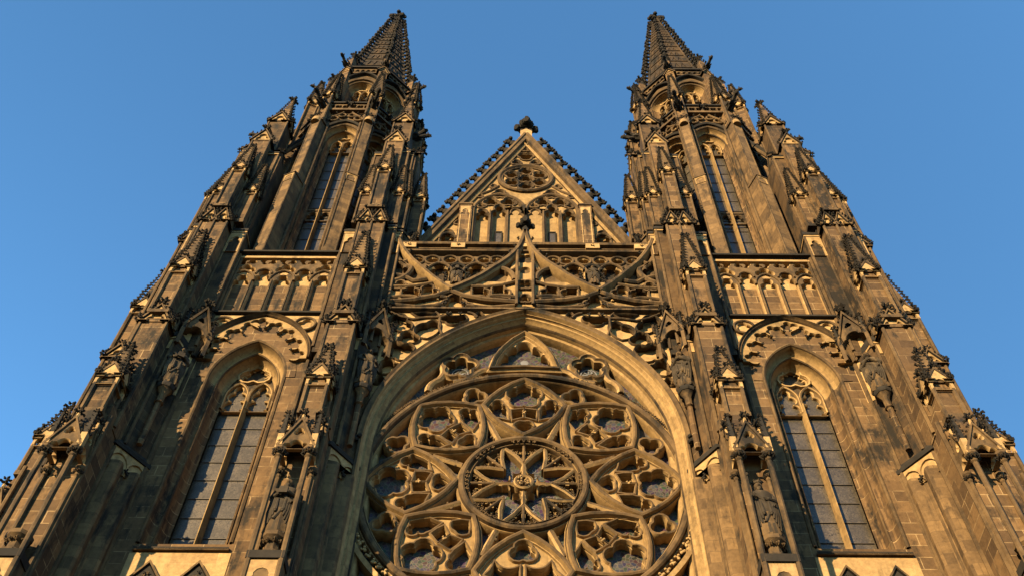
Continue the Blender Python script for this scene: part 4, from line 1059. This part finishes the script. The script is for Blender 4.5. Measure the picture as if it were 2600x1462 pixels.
for s in (-1, 1):
    for c_ in (3.62, 2.05): hs += [[(s * x, z) for x, z in lancet(c_, .42, 36.1, 37.2, .75)]]
    hs += [[(s * x, z) for x, z in archloop(2.84, .3, 36.0, 37.35, .36, 5)]]
    for c_ in (4.6, 3.95, 3.2, 2.5, 1.75, 1.2): hs += [[(s * x, z) for x, z in foil(c_, 38.1, .27, 3, -90, .15)]]
bl.plate(rect(-5.5, 5.5, 36.0, 38.45), hs, -.02, [(.04, -.02), (0, .03), (0, .3)], RIB, hmat=LIGHT)
for s in (-1, 1):
    for c_ in (3.62, 2.05): bl.bar(arch(s * c_, .55, 37.15, .75, 6), .06, -.12, .15, mat=RIB)
    bl.bar(arch(s * 2.84, .36, 37.35, .42, 6), .06, -.12, .15, mat=SOOT)
    for c_ in (4.6, 3.95, 3.2, 2.5, 1.75, 1.2): bl.bar(circle(s * c_, 38.1, .31, 16), .045, -.1, .12, True)
    for c_ in (3.95, 3.3, 2.4, 1.7):
        for j in range(3): leaf(bl, (s * c_ + random.uniform(-.1, .1), -.05, 36.6 + .22 * j), .15, SOOT)
build('balustrade', bl, nave)
co = MB()
co.sweep([(-5.55, 38.45), (5.55, 38.45)], [(0, .3), (0, -.08), (.08, -.26), (.16, -.28), (.22, -.1), (.3, -.1), (.34, -.2), (.4, -.2), (.48, -.1), (.5, -.34), (.62, -.38), (.72, -.3), (.75, .4)], False, RIB)
co.sweep([(-5.55, 38.45), (5.55, 38.45)], [(.20, .0), (.20, -.115), (.30, -.115), (.30, 0)], False, LIGHT)
for x in (-5.0, -2.9, 2.9, 5.0): co.box(x - .3, x + .3, -.36, .2, 38.66, 39.05, LIGHT); leaf(co, (x, -.38, 38.86), .13, LIGHT)
build('cornice', co, nave)
# ---- gable
gb = MB(); GYf = 1.2
za, zb_ = 52.5, 38.8; half = 5.75
gb_out = [(-half, zb_), (half, zb_), (0, za)]
hl = []
for c_, top in ((-2.09, .75), (-1.28, .95), (-.48, .75), (.48, .75), (1.28, .95), (2.09, .75)): hl.append(lancet(c_, .33, 39.2, 43.85 if abs(abs(c_) - 1.28) > .1 else 44.1, top))
for s in (-1, 1):
    hl.append(lancet(s * 3.62, .33, 39.2, 41.85, .75))
    for (x, z, r) in ((1.7, 45.35, .40), (.85, 45.35, .40), (1.28, 46.15, .42)): hl.append(foil(s * x, z, r, 3, 90 if z < 46 else 90, r * .56))
    hl.append(foil(s * 2.15, 44.98, .2, 3, 180 if s > 0 else 0)); hl.append(foil(s * .42, 44.98, .18, 3))
    hl.append(foil(s * 1.62, 46.95, .15, 3)); hl.append(foil(s * .5, 49.62, .25, 3, 90)); hl.append(foil(s * 2.28, 45.95, .14, 3)); hl.append(foil(s * 3.2, 43.3, .16, 3))
for k in range(6): hl.append(foil(.82 * math.cos(PI * k / 3 + PI / 6), 47.8 + .82 * math.sin(PI * k / 3 + PI / 6), .36, 4, 45 + k * 60, .19))
hl.append(foil(0, 47.8, .40, 3, 90, .23)); hl.append(foil(0, 50.35, .45, 3, -90, .26)); hl.append(foil(0, 51.15, .2, 3))
gb.plate(gb_out, hl, GYf, [(.04, GYf), (0, GYf + .06), (0, GYf + .28)], GOLD, hmat=GOLD)
gb.add([(-5.2, GYf + .28, 38.8), (5.2, GYf + .28, 38.8), (0, GYf + .28, 52.3)], [(0, 1, 2)], GOLD)
gb.prism([(-half, GYf + .3), (half, GYf + .3), (half, 9), (-half, 9)], 38.7, 38.8, ROOF)
gb.add([(-half, GYf + .3, zb_), (0, GYf + .3, za), (0, 30, za), (-half, 30, zb_), (half, GYf + .3, zb_), (half, 30, zb_)], [(0, 1, 2, 3), (1, 4, 5, 2)], ROOF)
gable = build('gable', gb, nave)
gt = MB()
for h in hl: gt.sweep(loop_off(h, .05), [(-.05, GYf + .05), (-.03, GYf - .07), (.02, GYf - .09), (.05, GYf - .04), (.09, GYf + .02)], True, RIB)
gt.bar(circle(0, 47.8, 1.36, 36), .1, GYf - .18, .2, True); gt.bar(circle(0, 47.8, 1.22, 36), .05, GYf - .1, .12, True)
for s in (-1, 1):
    gt.bar(arch(s * 1.28, 1.27, 44.4, 1.75, 12), .09, GYf - .16, .18)
    for c_ in (.86, 1.7): gt.prism([(s * c_ - .06, GYf + .1), (s * c_ - .03, GYf - .14), (s * c_ + .03, GYf - .14), (s * c_ + .06, GYf + .1)], 39, 44.4, RIB)
    for c_ in (.0, 2.53): gt.prism([(s * c_ - .09, GYf + .1), (s * c_ - .05, GYf - .2), (s * c_ + .05, GYf - .2), (s * c_ + .09, GYf + .1)], 39, 44.5, RIB)
    gt.prism([(s * 2.88 - .3, GYf + .1), (s * 2.88 - .3, GYf - .3), (s * 2.88 + .3, GYf - .3), (s * 2.88 + .3, GYf + .1)], 39, 44.6, BLOCK)
    gt.prism([(s * 2.88 - .34, GYf + .1), (s * 2.88 - .34, GYf - .36), (s * 2.88 + .34, GYf - .36), (s * 2.88 + .34, GYf + .1)], 44.6, 44.72, RIB)
    gt.plate(rect(s * 2.88 - .24, s * 2.88 + .24, 40, 44.4), [lancet(s * 2.88, .17, 40.1, 43.6, .55)], GYf - .33, [(.03, GYf - .33), (0, GYf - .25)], LIGHT)
    gt.bar([(s * x, z) for x, z in bp([(2.4, 46.0, .1), (1.35, 47.0, 0)], False)], .06, GYf - .1, .12)
    gt.bar(arch(s * 3.62, .38, 41.85, .5, 6), .06, GYf - .12, .14)
build('gable_tracery', gt, gable)
sl = MB()
for s in (-1, 1):
    sl.box(s * 1.27 - .13, s * 1.27 + .13, GYf + .255, GYf + .27, 41.0, 42.9, WGLASS)
    sl.sweep(rect(s * 1.27 - .13, s * 1.27 + .13, 41.0, 42.9), [(-.0, GYf + .28), (0, GYf + .22), (-.05, GYf + .2), (-.05, GYf + .28)], True, SOOT)
build('slit_window', sl, gable)
rk = MB()
for s in (-1, 1):
    P = [(s * (half + .1), zb_), (0, za + .2)]
    if s > 0: P = P[::-1]
    rk.sweep(P, [(-.46, GYf + .1), (-.46, GYf - .1), (-.40, GYf - .14), (-.35, GYf - .05), (-.25, GYf - .05), (-.2, GYf - .22), (-.05, GYf - .25), (0, GYf - .32), (.12, GYf - .32), (.2, GYf - .1), (.36, GYf - .02), (.36, GYf + .6)], False, [RIB, GOLD, RIB, GOLD, RIB, RIB, RIB, RIB, SOOT, SOOT, SOOT])
    for j in range(16):
        t = (j + .6) / 16.6; x = s * (half + .1) * (1 - t); z = zb_ + (za + .2 - zb_) * t
        nx, nz = s * .92, .39
        put(rk, CRO_G, (x + nx * .36, GYf + .0, z + nz * .36), 0 if s > 0 else PI, .78)
build('raking_coping', rk, gable)
fn = MB(); fn.box(-.32, .32, GYf - .2, GYf + .4, 52.2, 53.4, DARKBLOCK); put(fn, FIN_T, (0, GYf + .1, 52.85), 0, 2.3, SOOT, 0)
fn.plate([(-.32, 52.3), (.32, 52.3), (.32, 53.1), (0, 53.4), (-.32, 53.1)], [], GYf - .23, [(0, 0)], LIGHT)
build('gable_finial', fn, gable)

# ------------------------------------------------------------------ statues
def statue(loc, h, face, style, label):
    """robed stone figure, about h metres tall, looking along -y turned by face degrees"""
    m = MB(); n = 28
    prof = [(0, .15, .13), (.03, .165, .14), (.2, .145, .125), (.4, .13, .11), (.52, .12, .10), (.6, .112, .09), (.7, .135, .095), (.77, .15, .09), (.80, .135, .08), (.825, .07, .055), (.845, .045, .045), (.865, .045, .048)]
    V = []; ph = random.uniform(0, 6)
    for (z, rx, ry) in prof:
        for i in range(n):
            a = 2 * PI * i / n
            f = 1 + (.16 * max(0, .62 - z)) * math.sin(9 * a + ph + 4 * z) + (.08 * math.sin(5 * a + 9 * z + ph) if .3 < z < .75 else 0)
            V.append((rx * f * math.cos(a), ry * f * math.sin(a) - .02 * math.sin(z * 3), z))
    F = [(k * n + i, k * n + (i + 1) % n, (k + 1) * n + (i + 1) % n, (k + 1) * n + i) for k in range(len(prof) - 1) for i in range(n)]
    # head joined to the neck, with brow, nose, chin
    hp = [(.875, .042), (.89, .056), (.91, .062), (.93, .064), (.95, .060), (.97, .048), (.985, .028), (.992, .004)]
    base = len(prof) - 1; rows = [base]
    for z, r in hp:
        rows.append(len(V) // n)
        for i in range(n):
            a = 2 * PI * i / n; fr = max(0, math.cos(a + PI / 2)); d = 1.0
            x = r * .88 * math.cos(a); y = r * 1.05 * math.sin(a) - .012
            if fr > .97 and .90 < z < .93: y -= .018
            if fr > .9 and z == .89: y -= .008
            if .75 < fr < .95 and .92 < z < .94: y += .01
            V.append((x, y, z))
    for k in range(len(rows) - 1):
        for i in range(n): F.append((rows[k] * n + i, rows[k] * n + (i + 1) % n, rows[k + 1] * n + (i + 1) % n, rows[k + 1] * n + i))
    nb = (len(prof) - 1) * n
    m.add(np.array(V), F, STAT); m.M = [RIB if (i // n < 3 and (i * 7 // 3) % 4) or i >= nb - n else STAT for i in range(len(F))]  # paler colour on the head paints in a sunlit face
    def limb(pts, mat=STAT):
        for (p, r), (q, r2) in zip(pts[:-1], pts[1:]): m.tube(p, q, r, r2, 8, mat); v, f = ico(q, r2 * 1.02); m.add(v, f, mat)
    hands = {'book': ((-.06, -.15, .62), (.06, -.16, .65)), 'staff': ((-.15, -.14, .66), (.05, -.13, .6)), 'pray': ((-.02, -.15, .70), (.02, -.15, .70)), 'cloak': ((-.08, -.12, .56), (.1, -.13, .62))}[style]
    for s, hd in zip((-1, 1), hands):
        limb([((s * .13, 0, .775), .045), ((s * .165, -.03, .64), .042), (hd, .026)])
        tow = Vector((-s * .05, -.012, .012))
        v, f = ico(hd, .026, (1.2, .7, 1)); m.add(v, f, STAT)
        for q in range(4):
            b = Vector(hd) + Vector((-s * .015, -.008, .018 - .012 * q)); m.tube(b, b + tow * (.9 - .12 * abs(q - 1.4)), .007, .005, 5, STAT)
        b = Vector(hd) + Vector((0, -.005, .022)); m.tube(b, b + Vector((-s * .015, -.01, .03)), .008, .006, 5, STAT)
    # mantle: hanging folds from both forearms
    for s in (-1, 1):
        for k in range(5):
            x = s * (.155 - .026 * k); z1 = .10 + .055 * k; y = -.05 - .018 * k
            m.tube((x, y, .64 - .02 * k), (x * .95, y - .015, .35), .016, .030, 8, STAT); m.tube((x * .95, y - .015, .35), (x * .86, y - .03, z1), .030, .008, 8, STAT)
    m.tube((-.12, -.09, .74), (.13, -.11, .5), .03, .025, 6, STAT); m.tube((.1, -.1, .52), (-.05, -.14, .2), .03, .02, 6, STAT)
    if style == 'book': m.box(-.055, .055, -.19, -.15, .61, .72, STAT)
    if style == 'staff': m.tube((-.17, -.15, .0), (-.15, -.14, 1.02), .012, .012, 6, STAT); v, f = ico((-.15, -.14, 1.03), .035); m.add(v, f, STAT)
    if style == 'pray':          # hooded cloak
        for z, r in ((.86, .075), (.90, .082), (.94, .08), (.98, .06)): 
            m.sweep([(r * math.cos(a), z) for a in np.linspace(PI, 0, 2)], [(0, .05), (.01, .04)], False, STAT, False)
        for k in range(9):
            a0 = R_(20 + 140 * k / 9); a1 = R_(20 + 140 * (k + 1) / 9)
            for z, z2 in ((.82, .9), (.9, .98)): m.add([(.085 * math.cos(a0), .085 * math.sin(a0), z), (.085 * math.cos(a1), .085 * math.sin(a1), z), (.075 * math.cos(a1), .07 * math.sin(a1), z2), (.075 * math.cos(a0), .07 * math.sin(a0), z2)], [(0, 1, 2, 3)], STAT)
        m.add(*ico((0, .02, .985), .062, (1.1, 1.2, .6)), STAT)
    if style in ('book', 'staff'):   # beard and long hair
        m.add(*ico((0, -.055, .872), .035, (1, .8, 1.3)), STAT)
        for s in (-1, 1): m.add(*ico((s * .05, .01, .9), .035, (.7, 1, 1.6)), STAT)
    if style == 'staff':             # crown
        m.lathe(0, -.012, [(.058, .965), (.066, .972), (.07, 1.0)], 10, STAT)
        for k in range(6): m.add(*octa((.066 * math.cos(k), -.012 + .066 * math.sin(k), 1.01), .018), STAT)
    o = build('statue', m); o.location = loc; o.rotation_euler = (0, 0, R_(face)); o.scale = (h, h, h)
    o['label'] = label; o['category'] = 'statue'; o['group'] = 'stone statues of the cathedral front'
    return o
xi = TX - 3.45; xo = TX + 3.35
statue((-xi, -2.5, 20.35), 2.15, 0, 'book', 'blackened robed statue holding a book under the tabernacle canopy left of the rose window')
statue((xi, -2.5, 20.35), 2.15, 0, 'staff', 'crowned robed statue under the tabernacle canopy right of the rose window')
statue((-xi + 1.02, -.68, 28.84), 2.1, 30, 'cloak', 'dark robed statue on a corbel just left of the great pointed arch')
statue((xi - 1.02, -.68, 28.84), 2.1, -30, 'pray', 'hooded statue on a corbel just right of the great pointed arch')
statue((-xo + 1.02, -.68, 28.84), 2.1, 30, 'book', 'statue in deep shade on a corbel beside the far left buttress')
statue((xo - 1.02, -.68, 28.84), 2.1, -30, 'pray', 'hooded statue with a lit face on a corbel beside the far right buttress')
for s, t_ in ((-1, 'small black statuette in the arched balcony niche left of the ogee gable'), (1, 'small black statuette in the arched balcony niche right of the ogee gable')):
    o = statue((s * 2.84, -.12, 36.1), 1.45, 0, 'book' if s < 0 else 'cloak', t_); o['group'] = 'balcony statuettes'

# ------------------------------------------------------------------ ground
gm = bpy.data.meshes.new('ground'); gm.from_pydata([(-1500, -1500, 0), (1500, -1500, 0), (1500, 1500, 0), (-1500, 1500, 0)], [], [(0, 1, 2, 3)])
gm.materials.append(paving); go = bpy.data.objects.new('ground', gm); C.objects.link(go); go['kind'] = 'structure'
